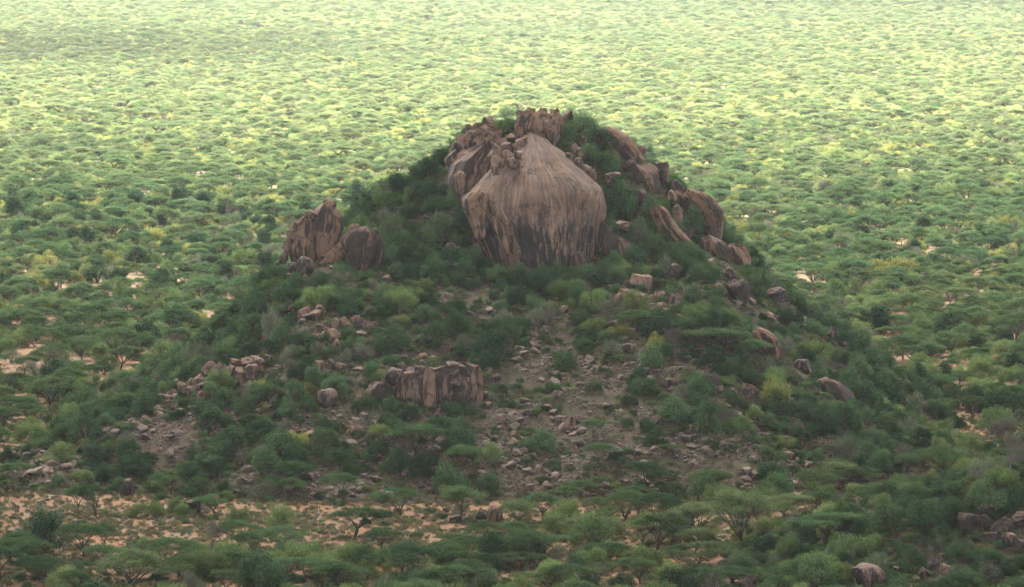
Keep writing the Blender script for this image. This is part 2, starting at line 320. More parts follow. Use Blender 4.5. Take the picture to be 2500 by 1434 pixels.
def grid_mesh(name, xs, ys, Z, mat):
    X, Y = np.meshgrid(xs, ys); V = np.stack([X.ravel(), Y.ravel(), Z.ravel()], 1)
    nx, ny = len(xs), len(ys); i = (np.arange(ny - 1)[:, None] * nx + np.arange(nx - 1)[None]).ravel()
    return make_mesh(name, V, np.stack([i, i + 1, i + nx + 1, i + nx], 1), mat, smooth=True)
def axis(lo, hi, step, far_lo, far_hi):
    a = list(np.arange(lo, hi + .1, step)); s = step; v = hi
    while v < far_hi: s *= 1.25; v += s; a.append(min(v, far_hi))
    s = step; v = lo
    while v > far_lo: s *= 1.25; v -= s; a.insert(0, max(v, far_lo))
    return np.array(a)
pxs = axis(-320, 320, 8, -5000, 5000); pys = axis(480, 2600, 10, -1200, 9000)
PX, PY = np.meshgrid(pxs, pys)
tag(link('ground', grid_mesh('ground', pxs, pys, plain_h(PX, PY), M['sand'])), 'flat red sandy plain under the scattered thorn trees', kind='structure')
tag(link('hill', grid_mesh('hill', gx, gy, HG, M['soil'])), 'stony brown hillside below and around the granite dome', kind='structure')
sx_ = np.arange(5, 121, 1.0); sy_ = np.arange(505, 651, 1.0); SXX, SYY = np.meshgrid(sx_, sy_)
tag(link('foreground_slope', grid_mesh('foreground_slope', sx_, sy_, np.maximum(spur_h(SXX, SYY), -1.5), M['soil'])), 'rocky foot of a nearer slope in the lower right corner', kind='structure')

# ------------------------------------------------------------------ rock builders
def icosphere(sub):
    t = (1 + 5 ** .5) / 2
    V = [(-1,t,0),(1,t,0),(-1,-t,0),(1,-t,0),(0,-1,t),(0,1,t),(0,-1,-t),(0,1,-t),(t,0,-1),(t,0,1),(-t,0,-1),(-t,0,1)]
    F = [(0,11,5),(0,5,1),(0,1,7),(0,7,10),(0,10,11),(1,5,9),(5,11,4),(11,10,2),(10,7,6),(7,1,8),(3,9,4),(3,4,2),(3,2,6),(3,6,8),(3,8,9),(4,9,5),(2,4,11),(6,2,10),(8,6,7),(9,8,1)]
    V = [np.array(v) / np.linalg.norm(v) for v in V]
    for _ in range(sub):
        cache = {}; G = []
        def mid(a, b):
            k = (min(a, b), max(a, b))
            if k not in cache:
                m_ = V[a] + V[b]; V.append(m_ / np.linalg.norm(m_)); cache[k] = len(V) - 1
            return cache[k]
        for a, b, c in F:
            x, y, z = mid(a, b), mid(b, c), mid(c, a); G += [(a, x, z), (b, y, x), (c, z, y), (x, y, z)]
        F = G
    return np.array(V), np.array(F, np.int32)
ICO = {s: icosphere(s) for s in (1, 2, 3, 4)}
def rock_shape(seed, sub=3, block=0.75, cuts=9, rough=0.12):
    """unit rock, x/y/z each about -1..1"""
    r = np.random.default_rng(seed); V, F = ICO[sub]; V = V.copy()
    V = np.sign(V) * np.abs(V) ** block; V /= np.abs(V).max(0)
    for _ in range(cuts):
        n = r.normal(size=3); n /= np.linalg.norm(n); d = r.uniform(0.5, 0.88)
        s = V @ n; k = s > d; V[k] -= np.outer((s[k] - d) * 0.97, n)
    nrm = V / np.linalg.norm(V, axis=1, keepdims=True)
    V = V + nrm * (fbm(V * 1.4 + seed * 3.1, seed, 4) * rough)[:, None]
    ridged = 1 - np.abs(fbm(V * 2.1 + seed * 1.7, seed + 5, 2)); V = V - nrm * (np.clip(ridged - 0.9, 0, 1) * 0.9 * rough * 4)[:, None]
    V -= (V.max(0) + V.min(0)) / 2; V /= np.abs(V).max(0)
    return V, F
ROCKS = []          # (px0, px1, py0, py1, Y, X, half width) for keeping plants clear
_nrock = [0]
def boulder(label, x0, x1, y0, y1, Y=None, mat='rock', name='boulder', tilt=0.0, depth=0.9, block=0.8, cuts=11, rough=0.11, sub=3, group=None, sink=0.15, cat='boulder'):
    _nrock[0] += 1; seed = _nrock[0] * 13 + 5
    cx = (x0 + x1) / 2
    if Y is None: Y = hit(cx, min(y1, 1433))[0]
    s = Y / FPX; w = (x1 - x0) * s / 2; h = (y1 - y0) * s / 2
    dp = max(w, min(h, w * 1.5)) * depth; Yc = Y + dp * 0.6
    p = at(cx, y1, Y); top = at(cx, y0, Yc); 
    z0 = p[2] - sink * 2 * h - 0.2; z1 = top[2]; hz = (z1 - z0) / 2
    V, F = rock_shape(seed, 4 if x1 - x0 > 44 else sub, block, cuts, rough)
    V = V * np.array([w, dp, hz])
    if tilt:
        c, s_ = math.cos(tilt), math.sin(tilt); V = np.stack([V[:, 0] * c + V[:, 2] * s_, V[:, 1], -V[:, 0] * s_ + V[:, 2] * c], 1)
        V[:, 0] *= w / np.abs(V[:, 0]).max(); V[:, 2] *= hz / np.abs(V[:, 2]).max()
    V[:, 2] += hz
    o = link(name, make_mesh(name, V, F, M[mat], smooth=True, sharp=28), loc=(p[0] * Yc / Y, Yc, z0))
    ROCKS.append((x0, x1, y0, y1, Y, p[0], w))
    return tag(o, label, cat, group)
def loft(label, rows, Y=None, mat='slab', name='rock_slab', depth=0.8, lean=0.25, power=2.4, nu=72, nv=48, rough=0.07, flute=0.022, cracks=4, facets=9, bite=0.86, flat_top=False, grow=1.0, below=2.0, seed=0, cat='rock', group=None, fronts=None, back=None, joints=()):
    """rows: (py, xl, xr) from bottom to top in photo pixels; each becomes a ring at its own height; lean: metres back per metre up"""
    _nrock[0] += 1; seed = seed or _nrock[0] * 7 + 3
    rows = sorted(rows, key=lambda r: -r[0]); yb, xl, xr = rows[0]
    if Y is None: Y = hit((xl + xr) / 2, min(yb, 1433))[0]
    py = np.array([r[0] for r in rows], float); L = np.array([r[1] for r in rows], float); R = np.array([r[2] for r in rows], float)
    cw = (L + R) / 2; L = cw - (cw - L) * grow; R = cw + (R - cw) * grow
    wmax = (R - L).max() * Y / FPX / 2; bmax = wmax * depth
    t = np.linspace(0, 1, nv); pyv = py[0] + (py[-1] - py[0]) * (1 - (1 - t) ** 1.15)
    Lv = np.interp(-pyv, -py, L); Rv = np.interp(-pyv, -py, R)
    if fronts is None and not flat_top:
        ph = py[-3] if len(py) > 4 else py[-2]; q = np.clip((ph - pyv) / max(ph - py[-1], 1), 0, 1); e_ = np.sqrt(np.clip(1 - q ** 2.6, 0, 1))
        l0, r0_ = np.interp(-ph, -py, L), np.interp(-ph, -py, R); cm = (1 - q) * (l0 + r0_) / 2 + q * (L[-1] + R[-1]) / 2
        hw_ = (r0_ - l0) / 2 * np.maximum(e_, 0.30); up = pyv < ph
        Lv = np.where(up, cm - hw_, Lv); Rv = np.where(up, cm + hw_, Rv)
    k = np.array([.25, .5, .25])
    for _ in range(2 if fronts is None else 6):
        for a in (Lv, Rv): a[1:-1] = k[0] * a[:-2] + k[1] * a[1:-1] + k[2] * a[2:]
    if fronts is not None:
        yfv = np.interp(-pyv, -py, fronts)
        for _ in range(40): yfv[1:-1] = .25 * yfv[:-2] + .5 * yfv[1:-1] + .25 * yfv[2:]
    rings = []
    for j in range(nv):
        w = max((Rv[j] - Lv[j]) / 2, 2) * Y / FPX
        if fronts is not None:
            yf = yfv[j]; b_ = back; yc = yf + b_
            p = at((Lv[j] + Rv[j]) / 2, pyv[j], yf + 0.35 * b_); w = w / Y * (yf + 0.5 * b_); cxw = p[0] / p[1] * (yf + 0.5 * b_)
        else:
            p0 = at((Lv[j] + Rv[j]) / 2, pyv[j], Y); zb = at((xl + xr) / 2, yb, Y)[2]
            b_ = 0.35 * bmax + 0.65 * w * depth; yc = Y + bmax * 0.75 + lean * (p0[2] - zb); p = at((Lv[j] + Rv[j]) / 2, pyv[j], yc - 0.4 * b_); cxw = p[0]
        rings.append((cxw, yc, p[2], w, b_))
    c0 = rings[0]; rings = [(c0[0], c0[1], c0[2] - below, c0[3] * 1.04, c0[4] * 1.04)] + rings
    lt = rings[-1]; 
    for q in (0.8, 0.5): rings.append((lt[0], lt[1], lt[2] + (1 - q) * min(lt[3], 1.0) * 0.5, lt[3] * q, lt[4] * q))
    V = []; UV = []
    zt = rings[-1][2]; a = np.linspace(0, 2 * np.pi, nu, endpoint=False)
    mw = max(r[3] for r in rings)
    for cxw, yc, z, w, b_ in rings:
        ca, sa = np.cos(a), np.sin(a); x = np.sign(ca) * np.abs(ca) ** (2 / power); y = np.sign(sa) * np.abs(sa) ** (2 / power)
        V.append(np.stack([cxw + w * x, yc + b_ * y, np.full(nu, z)], 1)); UV.append(np.stack([a * mw * 0.9, np.full(nu, zt - z)], 1))
    V = np.concatenate(V); UV = np.concatenate(UV); nr = len(rings)
    cen = np.repeat(np.array([[r[0], r[1]] for r in rings]), nu, 0)
    nrm = np.c_[V[:, :2] - cen, np.zeros(len(V))]; nrm /= np.linalg.norm(nrm, axis=1, keepdims=True) + 1e-6
    sc_ = mw
    V = V + nrm * (fbm(V / (0.55 * sc_) + seed, seed, 4) * rough * sc_)[:, None]
    ang = UV[:, 0] / (mw * 0.9)
    fl = fbm(np.stack([np.cos(ang) * 5 * sc_ ** .5, np.sin(ang) * 5 * sc_ ** .5, UV[:, 1] * 0.06], 1) + seed, seed + 2, 3)
    V = V + nrm * (fl * flute * sc_)[:, None]
    rg = np.random.default_rng(seed)
    ext = np.repeat(np.array([[r[3], r[4]] for r in rings]), nu, 0); zmid = (rings[0][2] + zt) / 2; zh = (zt - rings[0][2]) / 2
    for _ in range(facets):       # broken flat faces
        n_ = rg.normal(size=3) * np.array([1, 1, .35]); n_ /= np.linalg.norm(n_); dd = rg.uniform(bite, 0.98)
        loc_ = np.c_[(V[:, :2] - cen) / ext, (V[:, 2] - zmid) / zh]; k_ = loc_ @ n_ - dd; m_ = k_ > 0
        V[m_] -= (k_[m_, None] * n_) * np.c_[ext[m_], np.full(m_.sum(), zh)] * 0.9
    for _ in range(cracks):       # joints that split the face from top to bottom
        a0 = rg.uniform(np.pi * 1.02, np.pi * 1.98); dv = np.interp(UV[:, 1], [0, max(zt - rings[0][2], .1)], [0, 1])
        pa = a0 + 0.25 * fbm(np.stack([dv * 3, np.full(len(dv), seed * .7 + a0), np.zeros(len(dv))], 1), seed + 11, 3) + rg.normal() * .25 * dv
        V = V - nrm * (0.055 * sc_ * np.exp(-((ang - pa) / (0.035 + 0.25 / nu)) ** 2) * np.clip(rg.uniform(.5, 1.2) - dv * rg.uniform(0, .9), 0, 1))[:, None]
    for (jz, amp) in joints:      # sheeting joints: shallow benches round the rock at jz metres below the top
        jj = UV[:, 1] + fbm(V / 4.0, seed + 8, 3) * 1.6 - jz
        V = V - nrm * (amp * np.exp(-(jj / 0.28) ** 2))[:, None] + nrm * (amp * 0.6 * sstep(0, .6, jj) * (1 - sstep(.6, 3.5, jj)))[:, None]
    V[:, 2] += fbm(V / (0.5 * sc_) + 9, seed + 4, 3) * rough * 0.5 * sc_
    i = (np.arange(nr - 1)[:, None] * nu + np.arange(nu)[None]); j2 = (np.arange(nr - 1)[:, None] * nu + (np.arange(nu)[None] + 1) % nu)
    Q = np.stack([i.ravel(), j2.ravel(), (j2 + nu).ravel(), (i + nu).ravel()], 1)
    top = np.array([rings[-1][0], rings[-1][1], V[-nu:, 2].mean() + 0.08 * sc_ * 0.3]); V = np.r_[V, [top]]; UV = np.r_[UV, [[0, 0]]]
    tb = (nr - 1) * nu; T = np.stack([tb + np.arange(nu), tb + (np.arange(nu) + 1) % nu, np.full(nu, len(V) - 1)], 1)
    org = np.array([c0[0], c0[1], c0[2]])
    o = link(name, make_mesh(name, V - org, [Q, T], M[mat], uv=UV, smooth=True, sharp=32), loc=org)
    ROCKS.append((L.min(), R.max(), py.min(), py.max(), Y, c0[0], wmax))
    return tag(o, label, cat, group)

ordn = ['first','second','third','fourth','fifth','sixth','seventh','eighth','ninth','tenth','eleventh','twelfth','thirteenth','fourteenth','fifteenth','sixteenth','seventeenth','eighteenth','nineteenth','twentieth']
def ordinal(i):
    if i < 20: return ordn[i]
    tens = {2:'twenty',3:'thirty',4:'forty',5:'fifty',6:'sixty',7:'seventy',8:'eighty',9:'ninety'}
    n = i + 1; return f"{tens.get(n // 10, str(n // 10))}-{ordn[n % 10 - 1]}" if n % 10 else f"{tens.get(n // 10)}th".replace('yth', 'ieth')
def pile(what, items, grp, Yf=None, mat='rock', **kw):
    items = sorted(items, key=lambda r: r[0])
    for i, (x0, x1, y0, y1) in enumerate(items):
        lb = f'{what}, ' + ('leftmost of the pile' if i == 0 else 'rightmost of the pile' if i == len(items) - 1 else f'{ordinal(i)} from the left')
        if len(lb.split()) > 16: lb = lb.replace(' from the left', ' from left').replace('leftmost of the pile', 'leftmost').replace('rightmost of the pile', 'rightmost')
        boulder(lb, x0, x1, y0, y1, Y=(Yf((x0 + x1) / 2, y1) if Yf else None), mat=mat, group=grp, **kw)

# ------------------------------------------------------------------ the dome and the named rocks
dome = loft('great smooth granite dome with black and tan water streaks, centre of the hill',
     [(684,1184,1488),(620,1164,1482),(560,1152,1476),(508,1144,1482),(472,1152,1470),(434,1186,1430),(398,1216,1390),(366,1244,1356),(342,1264,1332),(325,1280,1312)],
     Y=716, mat='dome', name='granite_dome', nu=200, nv=130, power=2.3, rough=0.06, flute=0.02, below=3,
     cracks=9, facets=12, fronts=[712.5,713,713.8,715.2,717.2,720.2,724.2,729,733,737], back=5.5, joints=((4.5,0.14),))
loft('orange-edged ledge of rock jutting out at the left edge of the dome', [(572,1152,1190),(540,1140,1190),(512,1130,1192),(490,1128,1196),(474,1140,1198),(466,1156,1190)], Y=715.5, mat='slab', depth=0.9, lean=0.1, rough=0.1)
loft('dark varnished shoulder slab leaning against the left side of the dome',
     [(525,1108,1175),(470,1096,1192),(430,1090,1212),(390,1092,1225),(362,1112,1230),(345,1150,1228)], Y=728, mat='darkslab', nu=72, nv=50, lean=0.55, depth=0.7)
loft('tapering dark slab at the lower right edge of the dome', [(628,1465,1548),(600,1460,1545),(575,1460,1516),(552,1461,1492),(540,1465,1480)], Y=717, mat='darkslab', depth=0.55)
loft('small dark toe of rock at the foot of the dome, right side', [(668,1400,1470),(640,1396,1446),(615,1400,1424)], Y=712.5, mat='darkslab', depth=0.5)
loft('long brown ridge rock on the right skyline, just right of the summit scrub', [(418,1528,1578),(390,1506,1566),(365,1488,1548),(340,1472,1530),(322,1470,1506),(314,1476,1492)], Y=741, lean=0.2, grow=1.38)
loft('dark egg-shaped rock below the long ridge rock on the right skyline', [(484,1576,1606),(460,1555,1604),(430,1532,1598),(405,1528,1582),(388,1540,1564)], Y=737, mat='darkslab', lean=0.3, grow=1.38)
loft('large orange-brown rock with rounded top overhanging the right flank of the hill', [(574,1735,1768),(545,1706,1769),(515,1680,1763),(490,1662,1746),(472,1655,1716),(463,1662,1690)], Y=735, lean=0.1, rough=0.05, grow=1.2, bite=0.74, facets=15, cracks=6)
loft('long tongue of pale brown rock slanting down the right flank', [(656,1690,1724),(625,1660,1712),(590,1625,1690),(560,1605,1660),(530,1590,1640),(508,1585,1620),(499,1592,1610)], Y=722, lean=0.35, grow=1.2, bite=0.74, facets=15, cracks=6)
loft('rounded rock with pale rim below the orange rock on the right flank', [(662,1765,1783),(635,1738,1784),(610,1715,1778),(590,1715,1758),(579,1722,1740)], Y=726, mat='darkslab', grow=1.2)
loft('pale-edged rock at the far right end of the rock row', [(660,1800,1828),(635,1782,1830),(610,1776,1822),(597,1780,1806)], Y=729, grow=1.2)
loft('left column of the rock tower on the left shoulder', [(650,712,764),(600,705,766),(565,707,766),(545,712,764),(530,720,762),(519,736,758)], Y=716, lean=0.08, grow=1.2, bite=0.74, facets=15, cracks=6)
loft('tall right column of the rock tower on the left shoulder', [(648,756,816),(590,757,823),(555,760,836),(530,766,836),(508,774,832),(494,788,820)], Y=717, lean=0.08, grow=1.2, bite=0.74, facets=15, cracks=6)
loft('main half of the dark split boulder right of the rock tower', [(684,866,882),(660,857,896),(620,842,906),(590,833,910),(570,840,910),(556,868,902)], Y=709, mat='darkslab', lean=0.02, rough=0.07, name='split_boulder', cat='boulder', grow=1.2, bite=0.74, facets=15, cracks=6)
loft('narrow right half of the dark split boulder', [(668,902,926),(640,902,938),(600,905,944),(575,906,941),(560,898,934)], Y=711, mat='darkslab', lean=0.02, name='split_boulder', cat='boulder', bite=0.74, facets=15, cracks=6)
loft('flat pale slab between the rock tower and the split boulder', [(645,775,838),(620,795,842),(600,820,845),(592,830,842)], Y=713)
loft('tall egg-shaped brown boulder standing alone on the right slope', [(880,1868,1906),(855,1852,1910),(830,1840,1899),(812,1838,1876),(803,1845,1862)], mat='slab', lean=0.15, name='boulder', cat='boulder')
loft('dark rounded outcrop at the lower right edge of the hill', [(990,2040,2090),(965,2010,2086),(940,1998,2068),(924,2000,2035)], mat='darkslab', lean=0.3)
# cliff in the middle of the front slope
loft('wide dark fractured cliff on the front slope below the dome', [(992,944,1178),(945,938,1180),(924,938,1179),(912,948,1179),(905,1000,1178),(896,1062,1176)], mat='darkslab', name='cliff_rock', flat_top=True, nu=150, nv=50, power=3.4, lean=0.12, depth=0.34, rough=0.085, cracks=14, facets=22, bite=0.8)
CLIFF_Y = hit(1060, 992)[0]
pile('cracked block wedged in the face of the cliff', [(948,986,903,938),(1000,1032,896,928),(1066,1100,893,938),(1100,1136,922,976),(1066,1100,944,988),(1118,1150,890,922),(968,1002,936,974),(1004,1034,934,984)], 'blocks in the cliff face', lambda x, y: CLIFF_Y + 0.2 + (992 - y) * 0.012, mat='darkrock', block=0.5, cuts=13, rough=0.1)
pile('broken block on the top edge of the cliff', [(940,984,898,926),(1012,1040,892,908),(1086,1122,882,906)], 'blocks on the top edge of the cliff', lambda x, y: CLIFF_Y + 1.6, mat='darkrock', block=0.6, cuts=12)
loft('low left wing of the cliff running down into the scrub', [(990,884,962),(962,880,962),(946,892,960),(934,916,956)], Y=CLIFF_Y + 0.8, mat='darkslab', name='cliff_rock', flat_top=True, power=3.0, lean=0.15, depth=0.5, rough=0.1, cracks=7, facets=16, bite=0.78)
loft('orange pillar standing proud in the middle of the cliff', [(1002,1034,1064),(960,1032,1064),(920,1034,1062),(898,1040,1058)], mat='slab', name='cliff_rock', flat_top=True, power=3.2, lean=0.08, rough=0.09)
loft('reddish buttress at the right end of the cliff', [(990,1142,1178),(940,1142,1180),(906,1146,1176),(893,1150,1170)], mat='slab', name='cliff_rock', flat_top=True, power=3.2, lean=0.1, rough=0.09)
boulder('square pale boulder perched on the right end of the cliff', 1140, 1177, 872, 905, block=0.65, mat='rock')
boulder('low dark boulder at the left foot of the cliff', 893, 945, 932, 980, mat='darkrock', block=0.7)
loft('sloping bare rock ledge along the top of the cliff', [(905,950,1110),(895,965,1100),(884,1010,1080),(878,1035,1060)], mat='slab', name='rock_ledge', depth=0.35, lean=0.6, rough=0.05, Y=hit(1045, 905)[0] + 4.0)

# summit crag
loft('main mass of the summit crag behind its upright columns', [(345,1258,1376),(318,1254,1380),(298,1256,1376),(284,1262,1366),(272,1276,1352)], Y=740.3, mat='slab', name='summit_rock', flat_top=True, nu=110, depth=0.4, power=3.2, lean=0.08, rough=0.12, cracks=9, facets=18, bite=0.78)
loft('broken rock mass carrying the crag left of the summit', [(392,1092,1180),(365,1100,1215),(340,1118,1222),(318,1140,1214),(306,1166,1206)], Y=740, mat='slab', name='summit_rock', depth=0.5, power=2.6, lean=0.3, rough=0.12, cracks=9, facets=16)
SUM = [(1258,1284,278,326,741,'leftmost column of the summit crag'),(1278,1300,266,322,742,'second column from the left in the summit crag'),
       (1298,1322,272,318,741,'broad middle column of the summit crag'),(1318,1340,268,316,742,'column right of the middle of the summit crag'),
       (1336,1356,274,322,741.5,'narrow column near the right end of the summit crag'),(1354,1374,280,340,741,'rightmost column of the summit crag'),
       (1288,1306,261,285,744,'small top block crowning the summit crag'),(1316,1334,262,285,744,'small knob behind the middle of the summit crag'),
       (1370,1400,264,292,747,'rounded boulder on the skyline right of the summit crag'),(1340,1362,312,345,738,'boulder at the right foot of the summit crag'),
       (1345,1366,264,284,745,'squat block on the skyline at the right of the summit crag'),(1262,1282,268,290,744,'upper left block of the summit crag')]
for x0, x1, y0, y1, Y, lb in SUM: boulder(lb, x0 - 3, x1 + 3, y0, y1, Y=Y, block=0.48, cuts=16, depth=0.9, rough=0.16, sink=0.35)
# upper left crag: boulders piled on the dome's left shoulder
ULC = [(1176,1214,284,322),(1154,1178,298,324),(1133,1158,302,330),(1200,1222,308,330),(1130,1160,318,350),(1115,1140,326,352),(1172,1206,318,350),
       (1150,1176,326,356),(1100,1124,344,372),(1112,1136,346,366),(1138,1156,340,362),(1158,1186,340,362),(1186,1206,340,358),(1092,1116,366,396),(1205,1224,322,342),(1085,1100,380,398)]
pile('weathered boulder in the crag left of the summit', ULC, 'boulders of the upper left crag', lambda x, y: 739 + (370 - y) * 0.11, block=0.7, cuts=9, sink=0.3)
BAND = [(1190,1226,352,382),(1206,1240,336,362),(1198,1218,398,420),(1236,1262,326,340),(1258,1286,336,352),(1222,1250,346,370),(1246,1268,350,368),(1198,1232,378,406),(1226,1256,366,388),(1236,1270,386,404),(1250,1276,368,384),(1272,1290,330,346)]
pile('angular block in the rubble band on the upper left of the dome', BAND, 'blocks on the upper left of the dome', lambda x, y: 722.6 + (406 - y) * 0.19, block=0.65, cuts=9, sink=0.3)
boulder('upright pitted boulder on the dark slab left of the dome', 1109, 1140, 418, 467, Y=724, block=0.75, rough=0.2)
boulder('small upright rock behind the egg-shaped rock on the right skyline', 1598, 1634, 394, 442, Y=742, block=0.7, mat='darkrock')
boulder('low dark rock above the large orange rock on the right flank', 1628, 1672, 438, 476, Y=740, mat='darkrock')
boulder('small round boulder at the left end of the large orange rock', 1630, 1653, 464, 498, Y=733)
boulder('small jagged rock under the large orange rock', 1640, 1668, 496, 540, Y=729, block=0.6)
boulder('rock half hidden by scrub behind the dark egg-shaped rock', 1555, 1580, 355, 380, Y=747)
boulder('dark round boulder in the gully right of the dome', 1478, 1503, 428, 452, Y=727, mat='darkrock')
boulder('thin flat slab lying above the dark round boulder in the gully', 1476, 1516, 420, 431, Y=728)
boulder('broken grey rock in the gully under the egg-shaped rock', 1540, 1580, 462, 500, Y=729, mat='darkrock', block=0.6)
boulder('thin overhanging cap slab beside the dome, right side', 1498, 1538, 539, 556, Y=719)
boulder('boulder tucked under the overhanging cap slab', 1508, 1536, 552, 570, Y=718.5, mat='darkrock')
pile('boulder along the upper right edge of the dome', [(1400,1424,385,408),(1418,1446,402,428),(1436,1456,412,436),(1395,1412,350,372),(1380,1400,372,388),(1408,1424,360,382)], 'boulders along the right edge of the dome', lambda x, y: 733 - (y - 350) * 0.09, block=0.75)
boulder('rounded pale boulder above a flat slab, right of the dome foot', 1537, 1594, 668, 706, rough=0.08)
boulder('flat pale slab under the rounded boulder right of the dome foot', 1494, 1578, 704, 748, block=0.6, depth=0.6)
pile('small block beside the flat slab right of the dome foot', [(1478,1500,694,714),(1578,1600,718,738),(1596,1618,712,734),(1552,1572,740,756),(1626,1650,716,742),(1600,1630,738,752)], 'blocks right of the dome foot')
boulder('dark lumpy outcrop at the lower right end of the rock row', 1772, 1834, 676, 745, mat='darkrock', rough=0.2)
boulder('small round boulder left of the dark lumpy outcrop', 1740, 1768, 692, 714)
boulder('dark rock between the pale-edged rock and the lumpy outcrop', 1768, 1802, 654, 690, mat='darkrock')
boulder('brown rock half buried in scrub under the slanting tongue', 1630, 1668, 642, 682, mat='darkrock')
boulder('dark slab in the scrub near the right foot of the hill', 1868, 1928, 700, 738, mat='darkrock', tilt=0.5)
boulder('pale block beneath the lumpy outcrop', 1822, 1846, 728, 745)
boulder('dark boulder on the plain edge right of the hill', 2008, 2046, 797, 834, mat='darkrock')
boulder('small pale boulder among bushes far right of the hill', 2174, 2202, 804, 828)
boulder('dark low rock beside the egg-shaped boulder, right slope', 1934, 1988, 876, 912, mat='darkrock')
boulder('split brown rock on the right slope under yellow bushes', 1800, 1852, 932, 966, mat='rock', tilt=0.4, block=0.6)
boulder('flat pale rock on the right slope near the scrub line', 1840, 1895, 760, 782)
boulder('flat capping block on the top of the rock tower', 788, 822, 484, 507, Y=721, block=0.6)
boulder('pair of flat stones on the left column of the tower', 746, 778, 512, 536, Y=718, block=0.65)
boulder('round block on the right side of the rock tower', 814, 838, 516, 548, Y=720)
boulder('small stone low on the right side of the tower', 822, 840, 544, 566, Y=720)
pile('rounded boulder at the foot of the rock tower', [(716,752,598,645),(690,722,618,655),(672,694,632,652),(722,768,625,675),(700,728,640,672),(780,812,622,645)], 'boulders at the foot of the tower', None, mat='darkrock', rough=0.09)
pile('broken block trailing down left of the rock tower', [(690,716,580,606),(698,722,560,586),(680,704,606,630),(706,728,540,562),(660,684,640,662),(738,760,636,662),(756,780,640,664)], 'broken blocks left of the tower', lambda x, y: 716.5, mat='rock', block=0.6, cuts=12, sink=0.6)
boulder('rough grey rock on top of the split boulder', 850, 880, 546, 566, Y=712)
boulder('dark round boulder left of the dome foot', 1078, 1116, 592, 628, mat='darkrock')
boulder('pale boulder below the dark round boulder left of the dome foot', 1086, 1114, 622, 650)
pile('small pale stone in the scrub left of the dome foot', [(1006,1018,638,660),(1016,1030,644,664),(1028,1046,648,666),(930,962,670,690),(948,976,676,686),(990,1010,666,684),(1040,1056,672,690)], 'stones left of the dome foot')
boulder('half buried round boulder in scrub at the middle of the dome foot', 1304, 1334, 648, 668, Y=709)
# outcrops on the front slope
pile('rounded joint block in the small upper left outcrop', [(724,758,752,780),(742,772,746,764),(752,786,756,782),(768,800,744,768),(736,762,766,784)], 'blocks of the small upper left outcrop', rough=0.08)
pile('block in the broken outcrop left of the front slope', [(768,800,790,818),(788,818,784,812),(806,834,776,806),(826,856,772,800),(850,884,768,796),(870,912,774,806),(776,806,808,832),(798,832,802,834),(812,834,826,862),(768,790,815,832),(842,866,788,802)], 'blocks of the broken outcrop', block=0.65)
pile('block in the rock ridge on the left slope', [(490,530,882,925),(515,560,884,932),(548,580,890,935),(572,604,896,940),(598,632,888,930),(562,594,874,900),(588,620,872,896),(616,648,874,908),(636,666,866,890),(604,640,868,884),(626,652,890,912)], 'blocks of the left ridge', block=0.65, cuts=9)
pile('tumbled boulder on the lower end of the left ridge', [(472,498,912,938),(456,480,922,946),(432,462,932,958),(446,472,944,968),(470,494,936,962),(478,505,955,980),(402,432,950,972),(418,446,960,978),(372,396,990,1012),(484,506,922,944),(500,520,930,950)], 'boulders on the lower end of the left ridge', block=0.65)
boulder('dark cracked boulder left of the cliff', 768, 826, 948, 994, mat='darkrock', block=0.7)
pile('broken rock half covered by scrub above the cracked boulder', [(768,796,878,902),(792,818,876,900),(812,846,884,908)], 'broken rocks above the cracked boulder', block=0.6)
pile('boulder lying above the cliff ledge', [(1018,1048,862,880),(1044,1064,868,884),(1020,1040,878,892),(1090,1112,842,860)], 'boulders above the cliff ledge')
pile('cluster stone on the slope below the cliff', [(845,880,1040,1062),(825,848,1030,1052),(860,884,1034,1048),(715,745,1042,1060),(700,725,1050,1075),(735,770,1052,1072),(580,604,1018,1034),(598,612,1008,1030),(460,484,1030,1044)], 'clusters below the cliff', mat='rock')
boulder('solitary round brown boulder low on the left slope', 362, 386, 1086, 1112)
boulder('tall dark boulder low on the left slope beside the red sand', 292, 329, 1168, 1212, mat='darkrock')
boulder('dark boulder behind a yellow bush at the left foot of the hill', 434, 492, 1216, 1256, mat='darkrock')
boulder('pale brown boulder at the left foot of the hill', 506, 536, 1206, 1236)
boulder('upright reddish boulder beside a small acacia on the right front slope', 1380, 1408, 1016, 1046)
boulder('dark faceted boulder beside a larger pale one at the hill foot', 1160, 1190, 1240, 1272, mat='darkrock', block=0.65)
boulder('large pale boulder half hidden by an acacia at the hill foot', 1192, 1232, 1230, 1276, rough=0.08)
pile('small dark stone on the sand at the hill foot', [(1034,1056,1240,1252),(1080,1098,1240,1252),(1094,1128,1258,1278),(1128,1142,1264,1274),(960,976,1240,1252),(1150,1166,1268,1280)], 'stones on the sand at the hill foot', mat='darkrock', sub=2)
pile('flat pale rock in the bare apron at the far left', [(38,70,1130,1150),(62,100,1146,1164),(80,118,1138,1156),(100,140,1140,1158),(44,76,1152,1168),(84,112,1118,1134),(110,150,1122,1140),(140,176,1130,1148),(160,200,1112,1128),(18,40,1100,1114)], 'rocks of the left apron', rough=0.08, depth=1.2)
boulder('pale capped boulder on the plain at the far left', 84, 118, 924, 942)
boulder('dark low rock beside the pale capped boulder at the far left', 62, 88, 938, 952, mat='darkrock')
